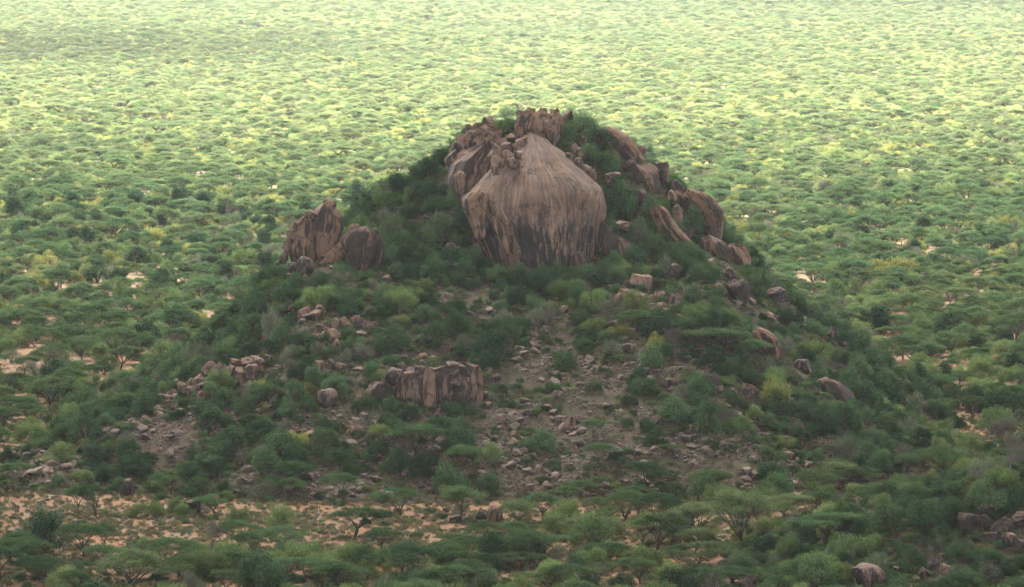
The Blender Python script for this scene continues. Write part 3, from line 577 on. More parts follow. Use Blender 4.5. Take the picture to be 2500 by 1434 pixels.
# bottom right spur
boulder('big smooth grey rock in the lower right corner', 2078, 2162, 1376, 1440, Y=553, mat='darkrock', rough=0.09, depth=1.0, cuts=5, block=0.95)
pile('dark broken rock on the knoll in the lower right corner', [(2262,2300,1358,1392),(2286,2312,1350,1374),(2300,2334,1378,1400),(2240,2274,1384,1412),(2320,2350,1392,1414),(2180,2206,1382,1400)], 'broken rocks of the lower right knoll', mat='darkrock')
boulder('small pale pink boulder on the lower right knoll', 2294, 2322, 1374, 1396, Y=548)
pile('block of the rock ledge at the right edge of the picture', [(2336,2390,1252,1300),(2384,2440,1232,1262),(2420,2480,1262,1310),(2380,2430,1256,1296),(2460,2505,1250,1290),(2440,2490,1300,1335),(2400,2450,1300,1330),(2470,2510,1316,1345)], 'blocks of the right edge ledge', mat='darkrock', block=0.6)
pile('small rock at the bottom edge right of centre', [(1838,1862,1412,1436),(1826,1846,1424,1440),(1860,1880,1418,1436),(1900,1924,1400,1412),(2012,2040,1420,1440)], 'small rocks at the bottom edge')

# ------------------------------------------------------------------ plants: mesh prototypes
def leaves(P, D, N, L, W):
    """diamond leaves: centre P, long axis D, normal N"""
    D = D / (np.linalg.norm(D, axis=1, keepdims=True) + 1e-9); S = np.cross(D, N); S /= (np.linalg.norm(S, axis=1, keepdims=True) + 1e-9)
    L = np.asarray(L)[:, None] / 2; W = np.asarray(W)[:, None] / 2
    V = np.stack([P - D * L, P + S * W, P + D * L, P - S * W], 1).reshape(-1, 3)
    return V, np.arange(len(V)).reshape(-1, 4)
class Tubes:
    def __init__(s): s.V = []; s.F = []; s.n = 0
    def add(s, pts, rad, k=5):
        pts = np.asarray(pts, float); m = len(pts); d = np.gradient(pts, axis=0); d /= np.linalg.norm(d, axis=1, keepdims=True) + 1e-9
        ref = np.array([0.3, 0.2, 1.0]) if abs(d[0][2]) < 0.8 else np.array([1.0, 0.2, 0.1])
        u = np.cross(d, ref); u /= np.linalg.norm(u, axis=1, keepdims=True) + 1e-9; v = np.cross(d, u)
        a = np.linspace(0, 2 * np.pi, k, endpoint=False)
        R = pts[:, None] + np.asarray(rad)[:, None, None] * (np.cos(a)[None, :, None] * u[:, None] + np.sin(a)[None, :, None] * v[:, None])
        s.V.append(R.reshape(-1, 3)); i = (np.arange(m - 1)[:, None] * k + np.arange(k)).ravel(); j = (np.arange(m - 1)[:, None] * k + (np.arange(k) + 1) % k).ravel()
        s.F.append(np.stack([i, j, j + k, i + k], 1) + s.n); s.n += m * k
    def out(s): return np.concatenate(s.V), np.concatenate(s.F)
def curve(a, b, r, n=5, bow=0.12):
    a = np.array(a, float); b = np.array(b, float); t = np.linspace(0, 1, n)[:, None]; L = np.linalg.norm(b - a)
    off = r.normal(size=3) * bow * L; off[2] = abs(off[2]) * -0.4
    return a + (b - a) * t + off * (t * (1 - t)) * 2
def umbrella(seed, H=5.6, R=4.2, q=1.0, flat=0.2):
    r = np.random.default_rng(seed); T = Tubes(); pads = []
    fz = r.uniform(0.1, 0.3) * H; lean = r.normal(size=2) * 0.15 * R; base = np.array([0, 0, -0.3]); fork = np.array([lean[0] * .3, lean[1] * .3, fz])
    r0 = 0.034 * H; T.add(np.stack([base, fork]), [r0 * 1.25, r0], 6)
    nl = r.integers(5, 8); a0 = r.uniform(0, 6.28)
    for i in range(nl):
        a = a0 + i * 6.283 / nl + r.uniform(-.35, .35); rr = R * r.uniform(0.45, 0.68); zt = H * (0.86 - flat * 0.5 * (rr / R) ** 2 + r.uniform(-.06, .04))
        e = np.array([lean[0] + rr * math.cos(a), lean[1] + rr * math.sin(a), zt - 0.1 * H]); mid = fork + (e - fork) * 0.5 + np.array([math.cos(a), math.sin(a), 0]) * -0.05 * R
        c1 = curve(fork, mid, r, 4, 0.08); T.add(c1, np.linspace(r0 * .62, r0 * .42, 4), 5); c2 = curve(mid, e, r, 4, 0.1); T.add(c2, np.linspace(r0 * .42, r0 * .2, 4), 4)
        for k in range(r.integers(3, 5)):
            a2 = a + r.uniform(-.75, .75); r2 = min(R * r.uniform(0.3, 0.9), R * .9); z2 = H * (0.93 - flat * (r2 / R) ** 2 + r.uniform(-.07, .05))
            p = np.array([lean[0] + r2 * math.cos(a2), lean[1] + r2 * math.sin(a2), z2]); st = c2[r.integers(0, 4)]
            T.add(curve(st, p - [0, 0, .05 * H], r, 4, 0.1), np.linspace(r0 * .2, r0 * .07, 4), 3)
            for w in range(3): T.add(curve(p - [0, 0, .08 * H], p + np.array([r.normal() * .2 * R, r.normal() * .2 * R, .03 * H]), r, 3, 0.1), [r0 * .1, r0 * .07, r0 * .03], 3)
            pads.append((p, R * r.uniform(0.22, 0.38), H * r.uniform(0.035, 0.07)))
    for k in range(3): pads.append((np.array([lean[0] + r.normal() * .2 * R, lean[1] + r.normal() * .2 * R, H * r.uniform(.93, 1.0)]), R * .35, H * .05))
    P = []; D = []; N = []; 
    for p, rad, th in pads:
        n = int(95 * q * rad * rad); n = max(n, 12)
        d = r.normal(size=(n, 3)); d /= np.linalg.norm(d, axis=1, keepdims=True); rho = r.uniform(0, 1, n) ** 0.4
        X = d * rho[:, None] * np.array([rad, rad, th]); X[:, 2] -= 0.5 * th * (np.hypot(X[:, 0], X[:, 1]) / rad) ** 2 * 2
        X[:, 2] += r.normal(size=n) * 0.03 * H
        P.append(p + X); dd = np.c_[d[:, :2] + r.normal(size=(n, 2)) * .5, r.normal(size=n) * 0.35 + .1]; D.append(dd); N.append(np.c_[r.normal(size=(n, 2)) * 0.45, np.ones(n)])
    P = np.concatenate(P); D = np.concatenate(D); N = np.concatenate(N); n = len(P); s = 1 / math.sqrt(q)
    V, F = leaves(P, D, N, r.uniform(.28, .5, n) * s, r.uniform(.10, .2, n) * s)
    return T.out(), (V, F, r.uniform(0.55, 1.45, n))
def bush(seed, H=3.0, R=2.6, q=1.0, leafL=(.25, .5), leafW=(.07, .13), spiky=0.7, clumps=22, stems=9, lift=0.0, gap=0.0):
    r = np.random.default_rng(seed); T = Tubes(); P = []; D = []; N = []
    for i in range(stems):
        a = r.uniform(0, 6.28); rr = R * r.uniform(.2, .75); e = (rr * math.cos(a), rr * math.sin(a), H * r.uniform(.5, .85))
        T.add(curve((r.normal() * .08, r.normal() * .08, -.2), e, r, 5, 0.12), np.linspace(.03, .01, 5) * H * .7, 4)
    for k in range(clumps):
        a = r.uniform(0, 6.28); el = math.asin(r.uniform(0.0, 1.0)); rad = r.uniform(.62, .98)
        c = np.array([math.cos(a) * math.cos(el) * R * rad, math.sin(a) * math.cos(el) * R * rad, lift * H + (1 - lift) * H * (0.12 + .80 * math.sin(el) * rad)])
        cr = R * r.uniform(.24, .42); n = int(q * 75 * cr * cr / .55 + 10)
        d = r.normal(size=(n, 3)); d /= np.linalg.norm(d, axis=1, keepdims=True); rho = r.uniform(0.1, 1, n) ** 0.5
        X = c + d * rho[:, None] * cr * np.array([1, 1, .8 * min(1.2, H / R)]); X[:, 2] = np.maximum(X[:, 2], 0.03)
        out = X - np.array([0, 0, H * .15]); out /= np.linalg.norm(out, axis=1, keepdims=True)
        P.append(X); D.append(out * spiky + np.array([0, 0, .35 * spiky]) + r.normal(size=(n, 3)) * (1.05 - spiky)); N.append(r.normal(size=(n, 3)) + d * .7 + [0, 0, .4])
    P = np.concatenate(P); D = np.concatenate(D); N = np.concatenate(N); n = len(P); s = 1 / math.sqrt(q)
    V, F = leaves(P, D, N, r.uniform(*leafL, n) * s, r.uniform(*leafW, n) * s)
    return T.out(), (V, F, r.uniform(0.5, 1.5, n))
def bare(seed, H=4.5, R=3.0, q=1.0):
    r = np.random.default_rng(seed); T = Tubes(); tw = []
    def grow(p, d, L, rad, lev):
        d = d / np.linalg.norm(d); e = p + d * L; c = curve(p, e, r, 4, .1); T.add(c, np.linspace(rad, rad * .6, 4), 5 if lev < 2 else 3)
        if lev >= 3:
            for _ in range(int(9 * q)): tw.append((c[r.integers(1, 4)], d + r.normal(size=3) * .6 + [0, 0, .2], L * r.uniform(.5, 1.0)))
            return
        for _ in range(r.integers(3, 5)):
            nd = d + r.normal(size=3) * .5 + np.array([0, 0, .12]); nd[:2] *= 1.25; grow(c[r.integers(2, 4)], nd, L * r.uniform(.55, .8), rad * .55, lev + 1)
    for _ in range(2): grow(np.array([0, 0, -.2]), np.array([r.normal() * .25, r.normal() * .25, 1]), H * .32, .026 * H, 0)
    V1, F1 = T.out()
    P = np.array([t[0] for t in tw]); D = np.array([t[1] / np.linalg.norm(t[1]) for t in tw]); L = np.array([t[2] for t in tw]) * .8
    V, F = leaves(P + D * L[:, None] / 2, D, r.normal(size=(len(P), 3)), L, np.full(len(P), .035))
    sc_ = np.array([R / (np.abs(V1[:, :2]).max() + .3), R / (np.abs(V1[:, :2]).max() + .3), H / (V1[:, 2].max() + .3)])
    return (V1 * sc_, F1), (V * sc_, F, r.uniform(.8, 1.2, len(F)))

# kind -> list of (trunk mesh, crown mesh, joined mesh, nominal height, nominal radius)
PROTO = {}
def proto(kind, builders, leafm, barkm, part):
    out = []
    for (fn, hi, lo, H, R) in builders:
        (tv, tf), (lv, lf, lt) = fn(hi)
        tm = make_mesh(kind + '_trunk', tv, tf, M[barkm], smooth=True); cm = make_mesh(kind + '_' + part, lv, lf, M[leafm], tint=lt)
        (tv, tf), (lv, lf, lt) = fn(lo); lt = 1 + (lt - 1) * 0.45
        jm = make_mesh(kind + '_whole', np.r_[tv, lv], np.r_[tf, lf + len(tv)], tint=np.r_[np.ones(len(tf)), lt], mats=[M[barkm], M[leafm]], mat_idx=np.r_[np.zeros(len(tf)), np.ones(len(lf))])
        out.append((tm, cm, jm, H, R))
    PROTO[kind] = out
proto('umbrella_acacia', [((lambda q, s=s, H=H, R=R, f=f: umbrella(100 + s, H, R, q, f)), 2.2, 1.0, H, R) for s, H, R, f in ((1,5.6,4.3,.2),(2,5.0,4.0,.3),(3,6.2,4.6,.16),(4,4.4,3.6,.32),(5,5.2,3.2,.25),(6,4.0,4.0,.22))], 'acacia', 'bark', 'crown')
proto('thorn_bush', [((lambda q, s=s, H=H, R=R: bush(200 + s, H, R, q)), 2.0, 0.9, H, R) for s, H, R in ((1,3.0,2.7),(2,2.5,2.9),(3,3.4,2.4),(4,2.2,2.2),(5,2.8,3.2))], 'thorn', 'bark', 'foliage')
proto('yellow_bush', [((lambda q, s=s, H=H, R=R: bush(300 + s, H, R, q)), 2.0, 0.9, H, R) for s, H, R in ((1,2.6,2.7),(2,2.2,2.9),(3,2.9,2.3))], 'yellow', 'bark', 'foliage')
proto('leafy_shrub', [((lambda q, s=s, H=H, R=R: bush(400 + s, H, R, q, (.2,.36), (.12,.2), .35, 26)), 2.0, 1.1, H, R) for s, H, R in ((1,3.4,2.4),(2,2.8,2.6),(3,4.0,2.4),(4,2.4,2.2),(5,3.1,3.0))], 'leafy', 'bark', 'foliage')
proto('dark_shrub', [((lambda q, s=s, H=H, R=R: bush(500 + s, H, R, q, (.2,.34), (.14,.22), .25, 30)), 2.2, 1.2, H, R) for s, H, R in ((1,3.6,2.5),(2,3.0,2.6),(3,4.2,2.3))], 'dark', 'bark', 'foliage')
proto('grey_shrub', [((lambda q, s=s, H=H, R=R: bush(600 + s, H, R, q * .6, (.25,.45), (.05,.09), .7, 18, 16)), 2.0, 0.9, H, R) for s, H, R in ((1,2.6,2.3),(2,2.2,2.4),(3,3.0,2.1))], 'greyleaf', 'twig', 'foliage')
M['twigleaf'] = M['twig']
proto('bare_tree', [((lambda q, s=s, H=H, R=R: bare(700 + s, H, R, q)), 2.0, 1.0, H, R) for s, H, R in ((1,4.6,3.0),(2,3.6,2.6),(3,5.2,3.2),(4,3.0,2.4))], 'twigleaf', 'twig', 'twigs')

# ------------------------------------------------------------------ plants: where they stand
PL = []      # dict per plant
def add_plant(kind, X, Y, width, height, hero=False, var=None, z=None):
    v = int(RNG.integers(len(PROTO[kind]))) if var is None else var
    H, R = PROTO[kind][v][3:]; Z = float(ground_h(X, Y)[0]) if z is None else z
    PL.append(dict(kind=kind, v=v, X=float(X), Y=float(Y), Z=Z, sx=width / (2 * R), sz=height / H, rot=float(RNG.uniform(0, 6.28)), hero=hero, w=width, h=height))
def hero(kind, px, base, w, h, var=None, Y=None):
    if Y is None: Yh, X, Z = hit(px, base)
    else: p = at(px, base, Y); Yh, X, Z = Y, p[0], None
    s = Yh / FPX; add_plant(kind, X, Yh, w * s, h * s, True, var, Z if Y is None else None)
U, T_, YB, S_, D_, G_, B_ = 'umbrella_acacia', 'thorn_bush', 'yellow_bush', 'leafy_shrub', 'dark_shrub', 'grey_shrub', 'bare_tree'
HEROES = [  # kind, base x, base y, width, height in photo pixels
 (U,1815,1340,180,140,2),(U,865,1312,170,75,0),(U,980,1258,128,70,1),(U,1125,1270,115,80,4),(U,585,1342,115,70,4),(U,692,1350,150,60,0),(U,390,1395,195,80,1),
 (U,208,1358,150,75,2),(U,980,1410,230,78,5),(U,690,1415,200,50,0),(U,1265,1290,120,66,3),(U,1470,1318,170,60,1),(U,1480,1380,150,55,5),(U,1330,1350,150,50,0),
 (U,1115,1350,130,45,5),(U,1700,1380,200,60,1),(U,2010,1330,200,75,0),(U,1560,1260,110,55,3),(U,1620,1275,90,50,4),(U,1910,1265,130,60,0),(U,1990,1255,110,55,1),
 (U,235,1262,90,78,4),(U,192,1255,70,70,3),(U,815,1425,110,55,4),(U,120,1420,180,60,1),(U,20,1375,130,60,2),(U,930,1345,100,55,3),(U,1240,1392,130,40,0),
 (U,1120,1420,170,50,5),(U,1640,1330,150,45,5),(U,2150,1230,110,50,1),(U,1790,1430,170,50,0),(U,310,1425,200,50,1),(U,560,1400,130,55,3),(U,255,1340,90,62,3),
 (T_,690,1290,80,62,2),(T_,575,1282,70,45,0),(T_,360,1262,90,40,1),(T_,440,1258,60,45,2),(T_,1385,1285,95,70,None),(D_,110,1350,110,110,0),
 (YB,90,1400,110,38,1),(YB,1990,1390,150,40,1),(YB,450,1262,52,36,2),(D_,2098,1165,52,55,0),(U,2215,1160,95,50,3),(S_,2210,1262,60,46,1),
 (B_,515,1342,85,80,0),(B_,2465,1158,110,110,2),(B_,1340,808,72,62,0),(B_,1643,852,60,60,3),(G_,115,1345,90,70,1),(B_,40,1215,50,80,1),(G_,700,1060,60,42,0),
 (U,1010,1118,150,80,2),(U,1128,1150,100,62,3),(U,1448,1070,78,46,3),(U,1460,1132,90,48,1),(U,1632,1110,55,25,5),(S_,1320,1100,90,55,0),(S_,1130,1085,85,70,2),
 (T_,1190,1130,70,50,2),(S_,1190,1195,65,42,3),(S_,780,1105,60,65,2),(S_,690,1112,120,60,1),(YB,720,1100,75,45,0),(S_,520,1140,110,60,4),(S_,210,1075,90,95,2),(S_,200,1010,95,75,0),
 (T_,150,1130,80,55,0),(S_,330,1160,100,55,1),(YB,205,1175,55,30,2),(S_,665,1195,44,42,3),(S_,545,1215,40,48,3),(S_,470,1210,75,38,1),(U,400,1245,60,40,4),(T_,375,1205,65,35,0),
 (D_,1205,880,105,75,0),(D_,1045,440,90,58,0),(D_,1020,475,60,40,1),(D_,1180,905,70,60,1),(S_,1080,600,95,85,2),(S_,1120,520,80,70,0),(S_,1510,545,85,110,2),(S_,1500,600,70,60,1),
 (S_,1590,570,70,95,2),(S_,1690,570,60,70,0),(S_,1580,405,75,55,1),(S_,1240,300,70,40,1),(S_,1215,335,45,45,3),(S_,1270,385,36,40,3),(S_,1420,330,80,60,0),(S_,1390,310,50,50,3),
 (S_,1460,375,85,75,2),(S_,1440,410,75,60,0),(S_,1380,355,60,45,1),(S_,1490,420,50,55,3),(D_,1530,520,60,60,1),(D_,1220,570,50,60,1),(D_,1130,580,60,70,0),
 (U,1720,860,200,60,0),(U,1540,800,110,45,1),(U,1830,880,110,50,5),(T_,1550,770,80,62,2),(T_,1450,760,75,55,0),(T_,1360,735,70,55,1),(T_,1700,790,75,55,0),(T_,1780,800,80,50,1),
 (S_,1730,1060,80,90,2),(S_,1650,1030,90,65,0),(YB,1890,985,85,70,2),(S_,1900,1010,80,60,0),(S_,2060,1050,95,75,4),(S_,1240,830,60,60,3),(S_,960,850,90,60,0),(S_,1060,835,70,50,1),
 (YB,975,750,90,45,1),(YB,1010,735,60,35,2),(S_,850,760,80,50,1),(T_,780,745,90,50,0),(S_,620,830,80,70,2),(S_,555,880,70,50,0),(YB,535,960,75,62,0),(S_,520,1040,80,50,1),(S_,720,985,70,60,2),
 (YB,1600,855,50,45,2),(S_,1590,900,60,62,0),(S_,1380,900,60,45,3),(YB,1010,790,40,25,2),(G_,1500,780,70,60,1),(G_,1330,780,60,45,0),
 (B_,565,548,75,58,0),(U,500,545,60,45,4),(U,440,530,110,45,1),(U,135,548,70,50,4),(U,2405,625,110,45,2),(U,2245,605,70,50,4),(U,2200,600,60,30,5),(B_,2470,640,50,50,1),(T_,407,680,42,48,2),(D_,515,655,56,52,0),
 (G_,498,355,48,35,0),(S_,715,345,45,38,0),(T_,2090,740,60,62,2),(T_,2205,760,50,62,0),(YB,2180,680,140,50,1),(YB,2030,680,90,45,0),(YB,1990,880,110,50,1),(YB,470,620,60,26,1),(T_,600,660,85,55,1),
 (S_,2400,1250,110,80,0),(YB,2440,1200,110,60,2),(S_,2260,1290,120,80,4),(S_,2160,1300,100,70,1),(T_,2080,1370,130,70,0),(S_,2000,1432,110,90,0),(YB,2180,1260,50,30,1),(S_,2300,1330,80,50,0),(S_,2420,1400,110,60,2),(S_,2350,1432,110,50,1),
]
for i, x in enumerate(range(1185, 1500, 22)): HEROES.append(((D_, S_, D_, S_, S_)[i % 5], x + (i * 7) % 11, 686 + (i * 5) % 13, 46 + (i * 13) % 24, 34 + (i * 11) % 18, None))
for i, x in enumerate(range(960, 1180, 24)): HEROES.append(((S_, D_, D_, S_)[i % 4], x + (i * 7) % 11, 640 + (i * 17) % 40, 50 + (i * 13) % 24, 44 + (i * 11) % 18, None))
HEROES = [((T_,) + h[1:4] + (h[4], 1) if h[0] == YB and h[2] > 640 and i % 5 else h) for i, h in enumerate(HEROES)]
HEROES += [(S_, 955, 1004, 50, 34, 1), (T_, 1008, 1010, 44, 26, 1), (S_, 1100, 1012, 60, 34, 4), (G_, 1155, 1008, 44, 30, 0), (S_, 900, 990, 50, 30, 3)]
for h in HEROES: hero(*h)
hero_xy = np.array([(p['X'], p['Y'], p['w'] / 2) for p in PL])
RK = np.array(ROCKS)
BIGR = RK[((RK[:, 1] - RK[:, 0]) > 28)]
def clear_of_rocks(px, py, wpx, hpx, X, Y):
    """no plant inside a rock, and none whose crown hides the face of one"""
    m = (np.abs(RK[:, 5] - X) < RK[:, 6] * 0.9 + 0.3) & (Y > RK[:, 4] - 0.4) & (Y < RK[:, 4] + RK[:, 6] * 1.8)
    if m.any(): return False
    cx0, cx1, cy0, cy1 = px - wpx * .42, px + wpx * .42, py - hpx * .9, py
    ox = np.minimum(cx1, BIGR[:, 1]) - np.maximum(cx0, BIGR[:, 0]); oy = np.minimum(cy1, BIGR[:, 3]) - np.maximum(cy0, BIGR[:, 2])
    cov = np.clip(ox, 0, None) * np.clip(oy, 0, None) / ((BIGR[:, 1] - BIGR[:, 0]) * (BIGR[:, 3] - BIGR[:, 2]))
    hid = (cov > 0.10) & (Y < BIGR[:, 4] + 1.0)
    # tall plants may only cover the lowest part of the great dome
    return not hid.any() and not (1150 < px < 1470 and 640 > py - hpx and py > 420 and Y < 716)
def blob(px, py, L):
    r = 0.0
    for x, y, rx, ry, v in L: r = r + v * np.exp(-((px - x) / rx) ** 2 - ((py - y) / ry) ** 2)
    return r
class Pack:
    def __init__(s, cell=6.0): s.c = cell; s.d = {}
    def ok(s, x, y, r, f):
        cx, cy = int(x // s.c), int(y // s.c)
        for i in (-1, 0, 1):
            for j in (-1, 0, 1):
                for (a, b, q) in s.d.get((cx + i, cy + j), ()):
                    if (a - x) ** 2 + (b - y) ** 2 < ((r + q) * f) ** 2: return False
        return True
    def add(s, x, y, r): s.d.setdefault((int(x // s.c), int(y // s.c)), []).append((x, y, r))
pack = Pack()
for x, y, r in hero_xy: pack.add(x, y, r)
# hill scrub
BARE = [(1350,1080,200,115,1.0),(1500,1170,250,60,.8),(1330,880,150,70,.6),(1650,900,90,50,.45),(1120,720,80,30,.9),(420,1060,110,60,.75),(800,1190,260,45,.85),(620,1060,60,30,.4),
        (860,1050,70,40,.5),(120,1140,110,40,.8),(1800,1120,150,70,.55),(1180,770,60,30,.5),(1250,1000,70,50,.5),(2425,1285,100,62,1.2),(2290,1380,60,40,.6),(1600,1000,200,80,.12)]
n_try = 9000
hx = RNG.uniform(-75, 70, n_try); hy = RNG.uniform(612, 800, n_try); hh = hill_h(hx, hy); hn = fbm2(hx, hy, 9, 77, 3)
for X, Y, h, nz in zip(hx, hy, hh, hn):
    if h < 0.8: continue
    px, py = proj(X, Y, h)
    bare_ = blob(px, py, BARE); lush = 0.85 + 0.4 * sstep(760, 640, py) + 0.3 * nz - 1.5 * bare_
    if RNG.uniform() > lush: continue
    up = py < 700
    kind = RNG.choice([S_, D_, T_, YB, G_, U, B_], p=[.50, .19, .13, .012, .10, .045, .023] if not up else [.58, .20, .12, .0, .09, .0, .01])
    w = RNG.uniform(1.6, 4.6) * (1.0 if up else 0.92) * (1.25 if kind == U else 1); 
    if bare_ > 0.35: w *= 0.62
    hgt = w * RNG.uniform(.55, .95) * (0.7 if kind in (T_, YB) else 1) * (0.75 if kind == U else 1)
    s = FPX / Y
    if py - hgt * s < 282 and 1180 < px < 1420: continue
    if not pack.ok(X, Y, w / 2, 0.5): continue
    if not clear_of_rocks(px, py, w * s, hgt * s, X, Y): continue
    pack.add(X, Y, w / 2); add_plant(kind, X, Y, w, hgt, z=h - 0.05)
# spur scrub
for _ in range(2000):
    X, Y = RNG.uniform(14, 95), RNG.uniform(535, 600); h = float(spur_h(np.array([X]), np.array([Y]))[0])
    if h < 0.3: continue
    px, py = proj(X, Y, h)
    if RNG.uniform() < blob(px, py, BARE): continue
    w = RNG.uniform(1.4, 3.6); kind = RNG.choice([S_, T_, YB, G_, D_], p=[.55, .14, .03, .10, .18]); hgt = w * RNG.uniform(.6, .9)
    if not pack.ok(X, Y, w / 2, 0.7) or not clear_of_rocks(px, py, w * FPX / Y, hgt * FPX / Y, X, Y): continue
    pack.add(X, Y, w / 2); add_plant(kind, X, Y, w, hgt, z=h - 0.05)
# plain
CLEAR = [(420,1312,520,62,1.35),(1080,1300,200,46,1.1),(130,1235,120,28,.9),(620,1320,260,24,.9),(1120,1290,180,22,.95),(1800,1300,60,24,.9),(230,705,70,12,.9),(330,800,60,10,.8),(110,745,60,12,.7),
         (430,655,50,14,.7),(360,470,60,8,.6),(2160,725,100,10,.9),(2250,905,90,14,.7),(1980,690,30,8,.8),(2440,1075,60,14,.8),(2300,630,120,8,.6),(60,870,60,14,.6),(150,920,60,12,.6),(1230,1415,40,18,.9),(1780,1320,50,26,.9),(2300,760,90,10,.5),(1700,1240,200,20,.25)]
def plain_plants(Y0, Y1, n, wlo, whi, f):
    Y = np.sqrt(RNG.uniform(Y0 ** 2, Y1 ** 2, n)); X = RNG.uniform(-1, 1, n) * (Y * 0.105 * 1.36 + 12)
    dn = fbm2(X, Y, 26, 55, 3); d2 = fbm2(X, Y, 90, 58, 3); g = ground_h(X, Y); hh = hill_h(X, Y); ss = spur_h(X, Y); pxx, pyy = proj(X, Y, np.zeros(n))
    bl = np.where(Y < 1200, blob(pxx, pyy, CLEAR), 0)
    u = RNG.uniform(size=n); W = RNG.uniform(wlo, whi, n) * np.where(Y > 1500, 0.84, 1.0); K = RNG.uniform(size=n); hr = RNG.uniform(.85, 1.2, n)
    for i in range(n):
        if hh[i] > 0.8 or ss[i] > 0.3: continue
        dens = 1.0 + 0.5 * dn[i] - bl[i]
        if u[i] > dens or (Y[i] < 700 and dens < 0.62 + 0.1 * d2[i] and u[i] > 0.012): continue
        k = K[i] + 0.22 * d2[i]
        kind = U if k < .44 else T_ if k < .70 else YB if k < .80 else S_ if k < .88 else G_ if k < .95 else B_ if k < .975 else D_
        if kind == YB and Y[i] < 900 and u[i] > 0.04: kind = T_
        w = W[i] * (1.18 if kind == U else 0.85) * (0.65 if hr[i] < 0.93 else 1.0) * (1.25 if hr[i] > 1.16 else 1.0)
        if not pack.ok(X[i], Y[i], w / 2, f): continue
        if Y[i] > 1150 and kind == D_: kind = T_
        hgt = (0.86 if Y[i] > 1150 else 1.0) * {U: .56, T_: .56, YB: .5, S_: .7, G_: .6, B_: .8, D_: .85}[kind] * w * hr[i]
        pack.add(X[i], Y[i], w / 2); add_plant(kind, X[i], Y[i], w, hgt, z=g[i])
plain_plants(528, 800, 6000, 3.0, 6.4, 0.66)
plain_plants(800, 1200, 27000, 2.6, 5.8, 0.60)
plain_plants(1200, 2700, 255000, 2.4, 5.0, 0.52)

# ------------------------------------------------------------------ geometry-node scattering for what nobody could count
def scatter(name, pts, rots, scl, idx, meshes, label):
    me = bpy.data.meshes.new(name); pts = np.asarray(pts, np.float32); n = len(pts)
    me.vertices.add(n); me.vertices.foreach_set('co', pts.ravel())
    a = me.attributes.new('turn', 'FLOAT_VECTOR', 'POINT'); a.data.foreach_set('vector', np.asarray(rots, np.float32).ravel())
    a = me.attributes.new('size', 'FLOAT_VECTOR', 'POINT'); a.data.foreach_set('vector', np.asarray(scl, np.float32).ravel())
    a = me.attributes.new('pick', 'INT', 'POINT'); a.data.foreach_set('value', np.asarray(idx, np.int32))
    o = link(name, me); ng = bpy.data.node_groups.new(name + '_scatter', 'GeometryNodeTree')
    ng.interface.new_socket('Geometry', in_out='INPUT', socket_type='NodeSocketGeometry'); ng.interface.new_socket('Geometry', in_out='OUTPUT', socket_type='NodeSocketGeometry')
    N = ng.nodes; Lk = ng.links; gi = N.new('NodeGroupInput'); go = N.new('NodeGroupOutput'); j = N.new('GeometryNodeJoinGeometry')
    def attr(nm, ty):
        x = N.new('GeometryNodeInputNamedAttribute'); x.data_type = ty; x.inputs['Name'].default_value = nm; return next(s for s in x.outputs if s.enabled and s.name == 'Attribute')
    ta, sa, pa = attr('turn', 'FLOAT_VECTOR'), attr('size', 'FLOAT_VECTOR'), attr('pick', 'INT')
    er = N.new('FunctionNodeEulerToRotation'); Lk.new(ta, er.inputs[0])
    for k, m in enumerate(meshes):
        po = bpy.data.objects.new(m.name + '_source', m)
        oi = N.new('GeometryNodeObjectInfo'); oi.inputs['Object'].default_value = po; oi.inputs['As Instance'].default_value = True
        c = N.new('FunctionNodeCompare'); c.data_type = 'INT'; c.operation = 'EQUAL'
        ins = [s for s in c.inputs if s.enabled]; Lk.new(pa, ins[0]); ins[1].default_value = k
        ip = N.new('GeometryNodeInstanceOnPoints'); Lk.new(gi.outputs[0], ip.inputs['Points']); Lk.new(c.outputs[0], ip.inputs['Selection'])
        Lk.new(oi.outputs['Geometry'], ip.inputs['Instance']); Lk.new(er.outputs[0], ip.inputs['Rotation']); Lk.new(sa, ip.inputs['Scale']); Lk.new(ip.outputs[0], j.inputs[0])
    Lk.new(j.outputs[0], go.inputs[0]); md = o.modifiers.new('scatter', 'NODES'); md.node_group = ng
    return tag(o, label, kind='stuff')

# ------------------------------------------------------------------ plants: the largest 300 of each kind as things, the others as one woodland
for p in PL:
    p['px'], p['py'] = proj(p['X'], p['Y'], p['Z']); p['app'] = p['w'] * p['h'] / p['Y'] ** 2
    top = proj(p['X'], p['Y'], p['Z'] + p['h'])[1]; p['top'] = top
    hw = p['w'] / 2 * FPX / p['Y']
    p['view'] = -hw * .3 < p['px'] < 2500 + hw * .3 and top < 1425 and p['py'] > 5
V_ = [p for p in PL if p['view']]
tx = np.array([p['X'] for p in V_]); ty = np.array([p['Y'] for p in V_]); tz = np.array([p['Z'] + p['h'] * .8 for p in V_])
blocked = np.zeros(len(V_), bool)
for f in np.linspace(0.55, 0.985, 60):
    blocked |= (CAM_Z + (tz - CAM_Z) * f) < ground_h(tx * f, ty * f)
for p, b_ in zip(V_, blocked): p['view'] = not b_
KNAME = {U: ('umbrella acacia', 'acacia'), T_: ('feathery green thorn bush', 'bush'), YB: ('yellow-green bush', 'bush'), S_: ('leafy green shrub', 'shrub'), D_: ('dense dark green shrub', 'shrub'), G_: ('sparse grey-green shrub', 'shrub'), B_: ('leafless grey tree', 'tree')}
single = []
for k in KNAME:
    c = sorted([p for p in PL if p['kind'] == k and p['view']], key=lambda p: -p['app'] * (1.6 if p['hero'] else 1))
    for p in c[:295]: p['single'] = True; single.append(p)
